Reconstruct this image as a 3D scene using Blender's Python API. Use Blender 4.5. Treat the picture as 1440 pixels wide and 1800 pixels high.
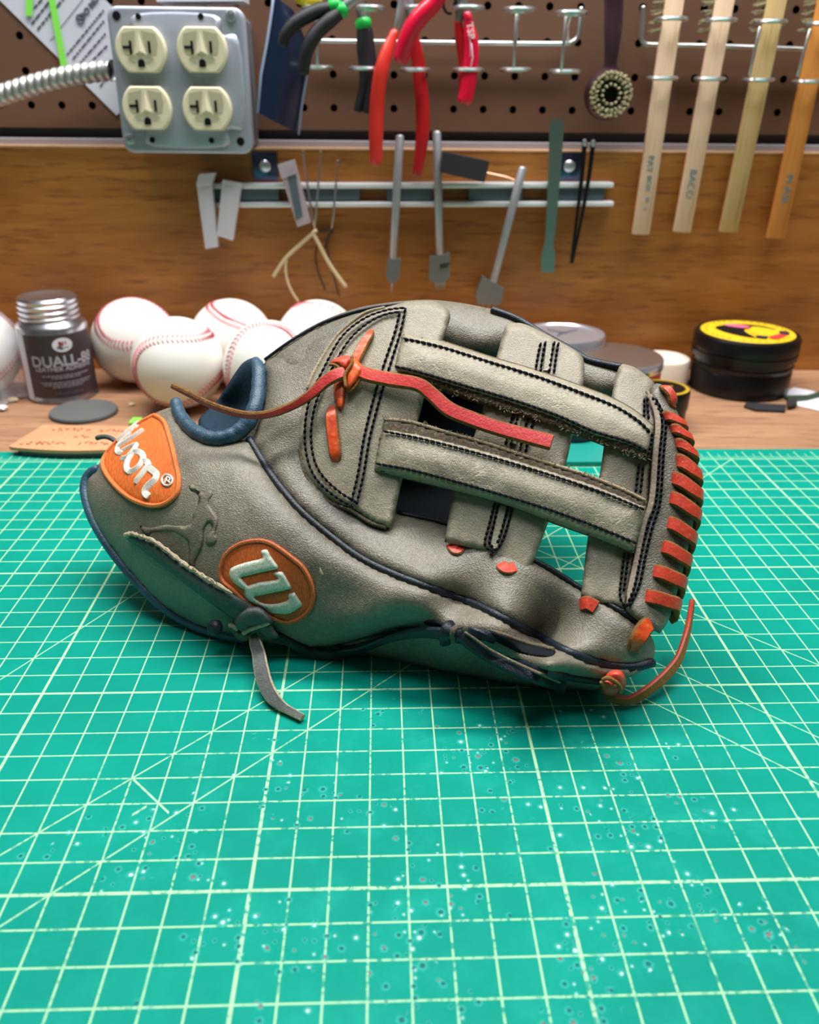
import bpy, bmesh, math, random
import numpy as np
from mathutils import Vector, Matrix, Quaternion, Euler
from mathutils.geometry import delaunay_2d_cdt

random.seed(7)
SC = bpy.context.scene
for o in list(bpy.data.objects):
    bpy.data.objects.remove(o, do_unlink=True)
COL = SC.collection

# ------------------------------------------------------------------ camera
F_PX, PITCH, ROLL, CAM_H = 1481.36, .4582, .0106, .22924
sp, cp = math.sin(PITCH), math.cos(PITCH)
sr, cr = math.sin(ROLL), math.cos(ROLL)
FWD = Vector((0, cp, -sp)); DWN = Vector((0, -sp, -cp)); RGT = Vector((1, 0, 0))
XA = RGT * cr - DWN * sr
YA = RGT * sr + DWN * cr
CAM = Vector((0, 0, CAM_H))
cd = bpy.data.cameras.new('camera')
cam = bpy.data.objects.new('camera', cd); COL.objects.link(cam)
m = Matrix((XA, -YA, -FWD)).transposed().to_4x4(); m.translation = CAM
cam.matrix_world = m
cd.sensor_fit = 'HORIZONTAL'; cd.sensor_width = 36
cd.lens = F_PX / 1440 * 36
cd.clip_start = .01; cd.clip_end = 20
cd.dof.use_dof = True; cd.dof.focus_distance = .372; cd.dof.aperture_fstop = 13.5
SC.camera = cam

# ------------------------------------------------------------------ world and lamps
w = bpy.data.worlds.new('world'); SC.world = w; w.use_nodes = True
bg = w.node_tree.nodes['Background']
bg.inputs[0].default_value = (.93, .97, 1.0, 1); bg.inputs[1].default_value = .05

def area(name, loc, target, sx, sy, power, col=(1, 1, 1)):
    l = bpy.data.lights.new(name, 'AREA'); l.shape = 'RECTANGLE'; l.size = sx; l.size_y = sy
    l.energy = power; l.color = col
    o = bpy.data.objects.new(name, l); COL.objects.link(o); o.location = loc
    o.rotation_euler = (Vector(target) - Vector(loc)).to_track_quat('-Z', 'Y').to_euler()
    return o
area('bench_tube_light', (.0, .62, 1.00), (0, .58, 0), 1.25, .10, 19.0, (1, .985, .95))
area('ceiling_tube_light', (.2, .10, 1.53), (.2, .10, 0), 1.3, .30, 12.0, (.96, .98, 1))

SC.view_settings.view_transform = 'Standard'
SC.view_settings.look = 'None'
SC.view_settings.exposure = 0.0
SC.view_settings.gamma = 1.0
SC.view_settings.use_curve_mapping = False

# ------------------------------------------------------------------ pixel -> place helpers (frame of 1440 x 1800)
def ray(px, py):
    return FWD + XA * ((px - 720) / F_PX) + YA * ((py - 900) / F_PX)
def at_z(px, py, z):
    d = ray(px, py); return CAM + d * ((z - CAM_H) / d.z)
def at_y(px, py, y):
    d = ray(px, py); return CAM + d * (y / d.y)
WROT = .0299
WN = Vector((math.sin(WROT), -math.cos(WROT), 0))      # wall normal, to the room
WU = Vector((math.cos(WROT), math.sin(WROT), 0))
WP = Vector((-.3216142, .7854004, 0))                  # a point of the pegboard's face
def W(px, py, off=0.0):
    """point seen at a pixel on the plane lying off metres in front of the pegboard"""
    d = ray(px, py); q = WP + WN * off
    return CAM + d * ((q - CAM).dot(WN) / d.dot(WN))
def wxyz(u, off, z):
    """wall coordinates: u along the wall, off in front of the pegboard, z up"""
    p = WP + WU * u + WN * off; return Vector((p.x, p.y, z))

# ------------------------------------------------------------------ object helpers
def rootloc(parent):
    v = Vector((0, 0, 0)); p = parent
    while p is not None:
        v += p.location; p = p.parent
    return v
def tag(o, label=None, cat=None, group=None, kind=None):
    if label: o['label'] = label
    if cat: o['category'] = cat
    if group: o['group'] = group
    if kind: o['kind'] = kind
    return o
def thing(name, loc, label, cat, group=None):
    o = bpy.data.objects.new(name, None); COL.objects.link(o); o.location = loc
    o.empty_display_size = .01
    return tag(o, label, cat, group)
def mk(name, verts, faces, mat, parent=None, smooth=True, loc=None, midx=None, kind=None, label=None):
    """one mesh object from world-space vertices"""
    me = bpy.data.meshes.new(name)
    base = rootloc(parent)
    l = Vector(loc) if loc is not None else Vector((0, 0, 0))
    off = base + (l if parent is None else Vector((0, 0, 0)))
    me.from_pydata([(v[0] - off.x, v[1] - off.y, v[2] - off.z) for v in verts], [], [tuple(f) for f in faces])
    mats = mat if isinstance(mat, (list, tuple)) else [mat]
    for mm in mats: me.materials.append(mm)
    if midx is not None:
        me.polygons.foreach_set('material_index', midx)
    bm = bmesh.new(); bm.from_mesh(me); bmesh.ops.recalc_face_normals(bm, faces=bm.faces); bm.to_mesh(me); bm.free()
    if smooth: me.polygons.foreach_set('use_smooth', [True] * len(me.polygons))
    me.update()
    o = bpy.data.objects.new(name, me); COL.objects.link(o)
    if parent is not None: o.parent = parent
    else: o.location = l
    if kind: o['kind'] = kind
    if label: o['label'] = label
    return o
def sharp(o, ang=40):
    o.data.set_sharp_from_angle(angle=math.radians(ang)); return o

class MB:
    """collects shapes in world space"""
    def __init__(s): s.v = []; s.f = []; s.m = []
    def add(s, v, f, m=0):
        n = len(s.v); s.v += [Vector(x) for x in v]; s.f += [[i + n for i in x] for x in f]; s.m += [m] * len(f); return s
    def box(s, c, size, ax=(WU, -WN, Vector((0, 0, 1))), bev=0, m=0):
        """box with centre, size and axes; bev chamfers every edge"""
        c = Vector(c); hx, hy, hz = [a / 2 for a in size]; X, Y, Z = ax
        b = min(bev, hx * .98, hy * .98, hz * .98)
        if b <= 0:
            vs = [c + X * (hx * i) + Y * (hy * j) + Z * (hz * k) for i in (-1, 1) for j in (-1, 1) for k in (-1, 1)]
            fs = [(0, 1, 3, 2), (4, 6, 7, 5), (0, 4, 5, 1), (2, 3, 7, 6), (0, 2, 6, 4), (1, 5, 7, 3)]
            return s.add(vs, fs, m)
        bm = bmesh.new(); bmesh.ops.create_cube(bm, size=1)
        for v in bm.verts: v.co = Vector((v.co.x * 2 * hx, v.co.y * 2 * hy, v.co.z * 2 * hz))
        bmesh.ops.bevel(bm, geom=list(bm.edges), offset=b, segments=2, affect='EDGES', profile=.5)
        bm.verts.ensure_lookup_table()
        vs = [c + X * v.co.x + Y * v.co.y + Z * v.co.z for v in bm.verts]
        fs = [[v.index for v in f.verts] for f in bm.faces]; bm.free()
        return s.add(vs, fs, m)
    def tube(s, pts, r, n=10, cap=True, m=0, flat=1.0, nrm=None):
        """round tube; r a number or a list; flat squeezes it along nrm"""
        pts = [Vector(p) for p in pts]; k = len(pts)
        rs = r if isinstance(r, (list, tuple)) else [r] * k
        fr = frames(pts, nrm)
        vs = []; fs = []
        for i in range(k):
            T, N, B = fr[i]
            for j in range(n):
                a = 2 * math.pi * j / n
                vs.append(pts[i] + N * (math.cos(a) * rs[i] * flat) + B * (math.sin(a) * rs[i]))
        for i in range(k - 1):
            for j in range(n):
                fs.append((i * n + j, i * n + (j + 1) % n, (i + 1) * n + (j + 1) % n, (i + 1) * n + j))
        if cap:
            for e, i in ((0, 0), (1, k - 1)):
                T = fr[i][0]; c = pts[i] + T * (rs[i] * .45 * (1 if e else -1))
                base = len(vs)
                for j in range(n): vs.append(pts[i] + (vs[i * n + j] - pts[i]) * .72 + T * (rs[i] * .33 * (1 if e else -1)))
                vs.append(c)
                for j in range(n):
                    a, b = i * n + j, i * n + (j + 1) % n
                    fs.append((a, b, base + (j + 1) % n, base + j)); fs.append((base + j, base + (j + 1) % n, base + n))
        return s.add(vs, fs, m)
    def lathe(s, prof, c, n=40, axis=Vector((0, 0, 1)), m=0, cap=True, ax=None):
        """profile of (radius, height) turned about an axis at c"""
        c = Vector(c); Z = axis.normalized()
        X = Z.orthogonal().normalized() if ax is None else ax; Y = Z.cross(X)
        vs = []; fs = []
        for r, h in prof:
            for j in range(n):
                a = 2 * math.pi * j / n
                vs.append(c + Z * h + X * (r * math.cos(a)) + Y * (r * math.sin(a)))
        for i in range(len(prof) - 1):
            for j in range(n):
                fs.append((i * n + j, i * n + (j + 1) % n, (i + 1) * n + (j + 1) % n, (i + 1) * n + j))
        if cap:
            fs.append(list(range(n))[::-1]); fs.append([(len(prof) - 1) * n + j for j in range(n)])
        return s.add(vs, fs, m)
    def strap(s, pts, nrms, wid, th, m=0, me=None):
        """flat lace: rounded rectangle swept along pts; nrms face normals, wid number or list"""
        pts = [Vector(p) for p in pts]; k = len(pts); me = m if me is None else me
        ws = wid if isinstance(wid, (list, tuple)) else [wid] * k
        ths = th if isinstance(th, (list, tuple)) else [th] * k
        vs = []; fs = []; ms = []
        for i in range(k):
            T = (pts[min(i + 1, k - 1)] - pts[max(i - 1, 0)]).normalized()
            N = Vector(nrms[i]); N = (N - T * N.dot(T)).normalized(); B = T.cross(N)
            a, b = ws[i] / 2, ths[i] / 2; q = min(a, b) * .55
            for x, y in ((-a + q, b), (0, b * 1.08), (a - q, b), (a, b - q), (a, -b + q), (a - q, -b), (0, -b), (-a + q, -b), (-a, -b + q), (-a, b - q)):
                vs.append(pts[i] + B * x + N * y)
        n = 10
        for i in range(k - 1):
            for j in range(n):
                fs.append((i * n + j, i * n + (j + 1) % n, (i + 1) * n + (j + 1) % n, (i + 1) * n + j))
                ms.append(m if j in (0, 1) else me)
        fs.append(list(range(n))[::-1]); ms.append(me); fs.append([(k - 1) * n + j for j in range(n)]); ms.append(me)
        b0 = len(s.v); s.v += vs; s.f += [[x + b0 for x in f] for f in fs]; s.m += ms
        return s
    def build(s, name, mat, parent=None, smooth=True, ang=40, **kw):
        o = mk(name, s.v, s.f, mat, parent, smooth, midx=s.m if isinstance(mat, (list, tuple)) else None, **kw)
        if smooth: sharp(o, ang)
        return o

def frames(pts, nrm=None):
    k = len(pts); out = []; N = None
    for i in range(k):
        T = (pts[min(i + 1, k - 1)] - pts[max(i - 1, 0)])
        T = T.normalized() if T.length > 0 else Vector((0, 0, 1))
        if nrm is not None: N0 = Vector(nrm)
        else: N0 = N if N is not None else T.orthogonal()
        N = N0 - T * N0.dot(T)
        N = N.normalized() if N.length > 1e-9 else T.orthogonal().normalized()
        out.append((T, N, T.cross(N)))
    return out
def cr_(pts, per=6, closed=False):
    """Catmull-Rom through points of any dimension (tuples)"""
    P = [np.array(p, float) for p in pts]; n = len(P); out = []
    segs = n if closed else n - 1
    for i in range(segs):
        p1, p2 = P[i], P[(i + 1) % n]
        p0 = P[i - 1] if (closed or i > 0) else 2 * p1 - p2
        p3 = P[(i + 2) % n] if (closed or i + 2 < n) else 2 * p2 - p1
        for t in np.linspace(0, 1, per, endpoint=False):
            out.append(.5 * ((2 * p1) + (p2 - p0) * t + (2 * p0 - 5 * p1 + 4 * p2 - p3) * t * t + (3 * p1 - p0 - 3 * p2 + p3) * t ** 3))
    if not closed: out.append(P[-1])
    return [tuple(x) for x in out]
def resample(pts, step, closed=False):
    P = np.array(pts, float)
    if closed: P = np.vstack([P, P[:1]])
    d = np.r_[0, np.cumsum(np.sqrt((np.diff(P, axis=0) ** 2).sum(1)))]
    n = max(2, int(round(d[-1] / step)))
    t = np.linspace(0, d[-1], n + 1)
    Q = np.stack([np.interp(t, d, P[:, k]) for k in range(P.shape[1])], 1)
    return Q[:-1] if closed else Q
def outline(pts, step):
    """closed outline; smooth through the points, a repeated point is a corner"""
    cor = [i for i in range(len(pts)) if pts[i] == pts[i - 1]]
    if not cor: return resample(cr_(pts, 8, True), step, True)
    pts = pts[cor[0]:] + pts[:cor[0]]
    segs = [[pts[0]]]
    for a in pts[1:]:
        if a == segs[-1][-1]: segs.append([a])
        else: segs[-1].append(a)
    segs[-1].append(pts[0])
    out = []
    for sg in segs:
        if len(sg) < 2: continue
        q = cr_(sg, 8) if len(sg) > 2 else sg
        out.append(resample(q, step)[:-1])
    return np.vstack(out)
# ------------------------------------------------------------------ materials
def lin(c):
    return tuple((x / 255 / 12.92) if x / 255 <= .04045 else ((x / 255 + .055) / 1.055) ** 2.4 for x in c)
def rgba(c): return (*lin(c), 1)
class NT:
    def __init__(s, name):
        s.mat = bpy.data.materials.new(name); s.mat.use_nodes = True
        s.t = s.mat.node_tree; s.b = s.t.nodes['Principled BSDF']; s.tc = None
    def n(s, typ, **kw):
        nd = s.t.nodes.new(typ)
        for k, v in kw.items():
            if k.startswith('i_'):
                key = k[2:]; key = int(key) if key.isdigit() else key
                s.put(nd.inputs[key], v)
            else: setattr(nd, k, v)
        return nd
    def put(s, inp, v):
        if isinstance(v, bpy.types.NodeSocket): s.t.links.new(v, inp)
        else: inp.default_value = v
    def obj(s):
        if s.tc is None: s.tc = s.n('ShaderNodeTexCoord')
        return s.tc.outputs['Object']
    def math(s, op, a, b=0.0, c=None):
        nd = s.n('ShaderNodeMath', operation=op); s.put(nd.inputs[0], a); s.put(nd.inputs[1], b)
        if c is not None: s.put(nd.inputs[2], c)
        return nd.outputs[0]
    def mix(s, f, a, b):
        nd = s.n('ShaderNodeMix', data_type='RGBA'); s.put(nd.inputs[0], f)
        s.put(nd.inputs[6], a); s.put(nd.inputs[7], b); return nd.outputs[2]
    def noise(s, scale, detail=3, rough=.5, vec=None, dist=0.0):
        nd = s.n('ShaderNodeTexNoise'); s.put(nd.inputs['Vector'], vec if vec is not None else s.obj())
        nd.inputs['Scale'].default_value = scale; nd.inputs['Detail'].default_value = detail
        nd.inputs['Roughness'].default_value = rough; nd.inputs['Distortion'].default_value = dist
        return nd.outputs['Fac']
    def voro(s, scale, feature='F1', out='Distance', vec=None, rnd=1.0):
        nd = s.n('ShaderNodeTexVoronoi', feature=feature); s.put(nd.inputs['Vector'], vec if vec is not None else s.obj())
        nd.inputs['Scale'].default_value = scale; nd.inputs['Randomness'].default_value = rnd
        return nd.outputs[out]
    def ramp(s, f, a, b, c0=0.0, c1=1.0):
        nd = s.n('ShaderNodeMapRange'); s.put(nd.inputs[0], f)
        nd.inputs[1].default_value = a; nd.inputs[2].default_value = b
        nd.inputs[3].default_value = c0; nd.inputs[4].default_value = c1
        return nd.outputs[0]
    def scalev(s, sx, sy, sz, rz=0.0):
        nd = s.n('ShaderNodeMapping'); s.put(nd.inputs[0], s.obj()); nd.inputs['Scale'].default_value = (sx, sy, sz)
        nd.inputs['Rotation'].default_value = (0, 0, rz); return nd.outputs[0]
    def bump(s, h, dist=.0003, strength=.6, prev=None):
        nd = s.n('ShaderNodeBump'); nd.inputs['Distance'].default_value = dist; nd.inputs['Strength'].default_value = strength
        s.put(nd.inputs['Height'], h)
        if prev is not None: s.put(nd.inputs['Normal'], prev)
        return nd.outputs[0]
    def out(s, col=None, rough=None, metal=None, norm=None, spec=None, **kw):
        I = s.b.inputs
        if col is not None: s.put(I['Base Color'], col)
        if rough is not None: s.put(I['Roughness'], rough)
        if metal is not None: s.put(I['Metallic'], metal)
        if norm is not None: s.put(I['Normal'], norm)
        if spec is not None: s.put(I['Specular IOR Level'], spec)
        for k, v in kw.items(): s.put(I[k], v)
        return s.mat
M = {}
def simple(name, c, rough=.5, metal=0.0, var=.12, scale=60, bump=0.0, spec=.5, **kw):
    t = NT(name); a = rgba(c); d = tuple(x * (1 - var) for x in a[:3]) + (1,)
    f = t.noise(scale, 4, .6)
    nm = t.bump(t.noise(scale * 12, 3), .0004, bump) if bump else None
    M[name] = t.out(t.mix(f, d, a), rough, metal, nm, spec, **kw); return M[name]

def leather(name, c_light, c_dark, grain=950, crease=0.0, rough=.55, b=.5, spec=.35, crcol=None):
    t = NT(name)
    big = t.noise(16, 3, .5); mid = t.noise(420, 3, .6)
    f = t.math('ADD', t.math('MULTIPLY', big, .65), t.math('MULTIPLY', mid, .35))
    f = t.ramp(f, .36, .64)
    col = t.mix(f, rgba(c_dark), rgba(c_light))
    g = t.voro(grain * 1.5); g2 = t.noise(grain * 1.3, 3)
    # pale worn tops of the grain
    col = t.mix(t.math('MULTIPLY', t.ramp(g2, .58, .75), .45), col, rgba(crcol or tuple(min(255, x + 38) for x in c_light)))
    h = t.math('ADD', t.math('MULTIPLY', g, .7), g2)
    nm = t.bump(h, .00026, b)
    if crease:
        def ridge(sc, wd, dist):
            q = t.noise(sc, 2, .55, dist=dist); return t.ramp(t.math('ABSOLUTE', t.math('SUBTRACT', q, .5)), 0.0, wd, 1.0, 0.0)
        msk = t.ramp(t.noise(45, 2), .44, .58)
        line = t.math('MULTIPLY', t.math('MAXIMUM', ridge(85, .016, 1.2), t.math('MULTIPLY', ridge(190, .022, .8), .7)), msk)
        col = t.mix(t.math('MULTIPLY', line, crease), col, rgba(crcol or tuple(min(255, x + 45) for x in c_light)))
        nm = t.bump(line, -.0003, .5, nm)
    M[name] = t.out(col, rough, 0.0, nm, spec); return M[name]
leather('grey_leather', (133, 127, 110), (96, 91, 79), 1000, rough=.42, b=.85, spec=.6, crcol=(186, 181, 168))
leather('web_leather', (168, 160, 138), (136, 129, 110), 900, crease=.32, rough=.46, b=.6, spec=.5)
leather('web_post_leather', (162, 154, 133), (132, 125, 107), 950, rough=.48, b=.6, spec=.5)
leather('dark_grey_leather', (96, 100, 98), (70, 75, 74), 700, rough=.65)
leather('emboss_leather', (124, 118, 102), (88, 83, 72), 1000, rough=.5, b=.7, spec=.45)
leather('navy_leather', (62, 96, 116), (34, 62, 82), 800, rough=.42, b=.6, spec=.5, crcol=(96, 132, 158))
leather('navy_piping', (24, 36, 48), (14, 22, 32), 900, rough=.45, spec=.45, crcol=(40, 56, 72))
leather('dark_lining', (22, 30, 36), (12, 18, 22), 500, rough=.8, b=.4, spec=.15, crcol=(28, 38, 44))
leather('navy_lining', (32, 58, 76), (18, 34, 48), 500, rough=.75, b=.4, spec=.2, crcol=(44, 72, 92))
leather('red_lace', (222, 72, 62), (196, 46, 54), 600, rough=.4, b=.4, spec=.5, crcol=(240, 106, 84))
leather('orange_lace', (232, 100, 40), (190, 44, 22), 260, rough=.38, b=.5, spec=.5, crcol=(245, 160, 50))
leather('coral_lace', (226, 84, 58), (202, 58, 42), 500, rough=.42, b=.4, spec=.45, crcol=(240, 125, 95))
leather('lace_edge', (150, 108, 62), (100, 70, 42), 700, rough=.9, b=.8, spec=.1, crcol=(190, 150, 100))
leather('pink_suede', (172, 158, 142), (142, 128, 114), 600, rough=.9, b=.8, spec=.15)
leather('suede_edge', (128, 116, 98), (84, 76, 64), 600, rough=.95, b=1.0, spec=.1, crcol=(205, 190, 165))
leather('dark_suede', (112, 98, 78), (70, 62, 50), 700, rough=.95, b=1.0, spec=.1, crcol=(215, 205, 185))
leather('pale_suede', (196, 180, 152), (150, 134, 110), 600, rough=.95, b=1.0, spec=.1, crcol=(226, 214, 190))
leather('tan_tag_leather', (222, 158, 118), (206, 140, 102), 700, rough=.65, b=.3, spec=.25)
simple('dark_thread', (32, 34, 42), .85, var=.4, scale=900, spec=.1)
# satin stitched embroidery: fine parallel threads
def embroidery(name, c, sc=1500, ang=.6, d=.35, b=.7):
    t = NT(name); v = t.scalev(sc, sc * .12, sc * .4, ang)
    f = t.noise(1.0, 2, .5, vec=v); k = t.noise(70, 2)
    a = rgba(c); dk = tuple(x * (1 - d) for x in a[:3]) + (1,)
    col = t.mix(t.ramp(f, .3, .7), dk, a)
    M[name] = t.out(col, .62, 0.0, t.bump(f, .0003, b), .35); return M[name]
embroidery('orange_embroidery', (243, 122, 50), 1500, .6)
embroidery('rust_embroidery', (205, 98, 40), 1500, -.5)  # orange thread, shade of the lower glove put into its colour
embroidery('orange_border', (240, 132, 66), 1700, 1.6, .3)
embroidery('rust_border', (200, 104, 56), 1700, 1.6, .35)  # orange border with the same shade put into its colour
embroidery('white_embroidery', (240, 234, 222), 1900, -.9, .2, .7)
embroidery('pale_embroidery', (205, 214, 196), 1900, -.2, .3, .9)  # white thread with shade and green bounce put into its colour

def wood(name, c0, c1, c2, along='x', sc=1.0, rough=.5, spec=.4, rz=0.0, bump=.15):
    t = NT(name)
    S = {'x': (7, 75, 75), 'z': (60, 60, 3.0)}[along]
    v = t.scalev(S[0] * sc, S[1] * sc, S[2] * sc, rz)
    n1 = t.noise(1.0, 5, .6, vec=v, dist=.6); v2 = t.scalev(S[0] * 5 * sc, S[1] * 5 * sc, S[2] * 5 * sc, rz)
    n2 = t.noise(1.0, 3, .6, vec=v2); n3 = t.noise(9, 3)
    col = t.mix(t.ramp(n1, .34, .66), rgba(c0), rgba(c1))
    col = t.mix(t.math('MULTIPLY', t.ramp(n2, .52, .70), .75), col, rgba(c2))
    col = t.mix(t.math('MULTIPLY', t.ramp(n3, .5, .75), .35), col, rgba(c2))
    M[name] = t.out(col, rough, 0.0, t.bump(n2, .0003, bump), spec); return M[name]
wood('panel_wood', (158, 98, 42), (184, 122, 58), (116, 66, 28), 'x', .9, .42)
wood('bench_wood', (158, 116, 88), (180, 138, 106), (112, 76, 56), 'x', .8, .6, .3)
wood('pale_stick', (228, 192, 160), (238, 208, 180), (208, 168, 136), 'z', 1.2, .6, .3)
wood('tan_stick', (196, 164, 110), (212, 182, 130), (160, 130, 84), 'z', 1.2, .6, .3)
wood('orange_stick', (208, 132, 58), (224, 152, 78), (186, 112, 46), 'z', 1.2, .5, .4)
wood('panel_edge_wood', (208, 160, 118), (222, 178, 136), (180, 130, 90), 'x', 1.0, .6, .3)
simple('pegboard_brown', (112, 80, 62), .72, var=.22, scale=30, bump=.15, spec=.25)
simple('hole_dark', (14, 11, 11), .95, var=.1, spec=.05)  # near black stands for shade inside and behind the pegboard holes
simple('grey_trim', (150, 148, 158), .6, var=.1)  # grey of the lit wall, for the strip in the gap
simple('grey_wall', (150, 148, 156), .8, var=.06, scale=10)
simple('black_part', (16, 16, 18), .6, var=.2, spec=.2)
simple('galvanised', (184, 190, 206), .42, .4, var=.22, scale=90)
simple('galvanised_dark', (128, 138, 148), .5, .5, var=.25, scale=60)  # galvanised copy, shade of box side and screw slots put into colour
simple('ivory_plastic', (232, 222, 190), .35, var=.05, scale=40)
simple('ivory_recess', (190, 180, 150), .45, var=.06, scale=40)  # ivory with the shade of the socket hollows put into its colour
simple('steel', (214, 217, 222), .3, .8, var=.1, scale=120)
simple('bright_steel', (238, 239, 243), .3, .2, var=.1, scale=120)  # pale and barely metallic: lamp reflection on the rail put into colour
simple('zinc_wire', (205, 212, 214), .3, .9, var=.1, scale=200)
simple('dull_steel', (178, 180, 186), .4, .6, var=.15, scale=200)
simple('dull_steel_dark', (132, 131, 130), .45, .6, var=.15, scale=200)
simple('conduit_metal', (196, 196, 196), .4, .8, var=.1, scale=80)
simple('magnet_grey', (92, 104, 114), .55, .1, var=.1)
simple('blue_steel', (96, 104, 134), .22, .9, var=.3, scale=60)
simple('paper_white', (206, 208, 222), .8, var=.04, scale=20)
simple('ink_grey', (84, 84, 96), .8, var=.1)
simple('neon_green', (140, 236, 88), .5, var=.05)
simple('navy_plastic', (24, 40, 68), .28, var=.25, scale=25)
simple('pale_plastic_edge', (150, 164, 192), .4, var=.05)
simple('yellow_plastic', (228, 206, 30), .35, var=.1)
simple('black_rubber', (46, 46, 52), .6, var=.12, scale=80)
simple('black_grip', (24, 24, 32), .6, var=.12, scale=80)
simple('green_band', (16, 186, 76), .45, var=.06)
simple('orange_red_vinyl', (220, 54, 44), .28, var=.06)
simple('deep_red_vinyl', (176, 26, 30), .3, var=.08)
simple('crimson_vinyl', (216, 20, 58), .25, var=.06)
simple('white_print', (236, 220, 226), .6, var=.02)
simple('plum_plastic', (60, 40, 48), .22, var=.15, scale=40)
simple('bristle', (188, 180, 142), .85, var=.35, scale=400)
simple('clear_plastic', (240, 236, 246), .3, var=.04, **{'Alpha': .78})
simple('smoky_plastic', (206, 192, 200), .25, var=.04, **{'Alpha': .62})
simple('needle_steel', (178, 172, 168), .3, .9)
simple('waxed_thread', (216, 196, 152), .7, var=.1, scale=300)
simple('dark_waxed_thread', (70, 54, 44), .7, var=.1)  # dark brown for the shadow that the threads cast on the panel
simple('green_steel', (122, 140, 132), .32, .7, var=.15, scale=20)
simple('black_steel', (24, 22, 24), .35, .5)
simple('abrasive_black', (52, 52, 56), .95, var=.5, scale=900, bump=.8)
simple('copper_wire', (196, 148, 122), .4, .6)
simple('baseball_leather', (238, 234, 228), .5, var=.05, scale=30, bump=.1)
simple('baseball_grubby', (236, 232, 220), .5, var=.09, scale=24, bump=.1)
simple('seam_thread', (214, 84, 106), .6, var=.15, scale=300)
simple('seam_groove', (226, 206, 202), .7, var=.05)
simple('can_label', (66, 52, 58), .4, var=.12, scale=20)
simple('label_white', (228, 226, 236), .5, var=.03)
simple('label_red', (200, 50, 70), .5)
simple('label_grey', (150, 142, 152), .6)
simple('tin_metal', (206, 208, 218), .25, .95, var=.06)
simple('rubber_disc', (92, 94, 94), .7, var=.1, scale=50, bump=.2)
simple('tag_ink', (120, 72, 50), .8)
simple('brown_lid', (112, 94, 84), .38, .3, var=.12, scale=30)
simple('silver_lid', (226, 228, 240), .22, .75, var=.08, scale=40)
simple('orange_label', (226, 92, 58), .45)
simple('cream_wax', (236, 220, 204), .6, var=.06, scale=60)
simple('black_tin', (20, 18, 20), .32, .2, var=.2)
simple('yellow_label', (238, 196, 36), .45, var=.04)
simple('gold_rim', (196, 160, 40), .4)
simple('pink_ink', (236, 112, 150), .5)
simple('red_ink', (220, 60, 60), .5)
simple('navy_ink', (30, 38, 56), .5)
simple('white_card', (232, 234, 244), .6, var=.03)
simple('green_strip', (52, 78, 62), .5)
simple('black_scrap', (40, 40, 44), .6)
simple('teal_plastic', (32, 150, 138), .35, var=.06)
simple('tan_wood_ball', (232, 196, 150), .5, var=.06)
simple('blue_marker_ink', (110, 140, 150), .8, var=.3, scale=300)
simple('clear_film', (236, 238, 246), .12, var=.02, **{'Alpha': .28})
simple('white_ceiling', (232, 232, 230), .9, var=.03)
simple('room_wall', (150, 146, 140), .9, var=.05)
simple('floor_grey', (120, 118, 114), .8)

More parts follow.
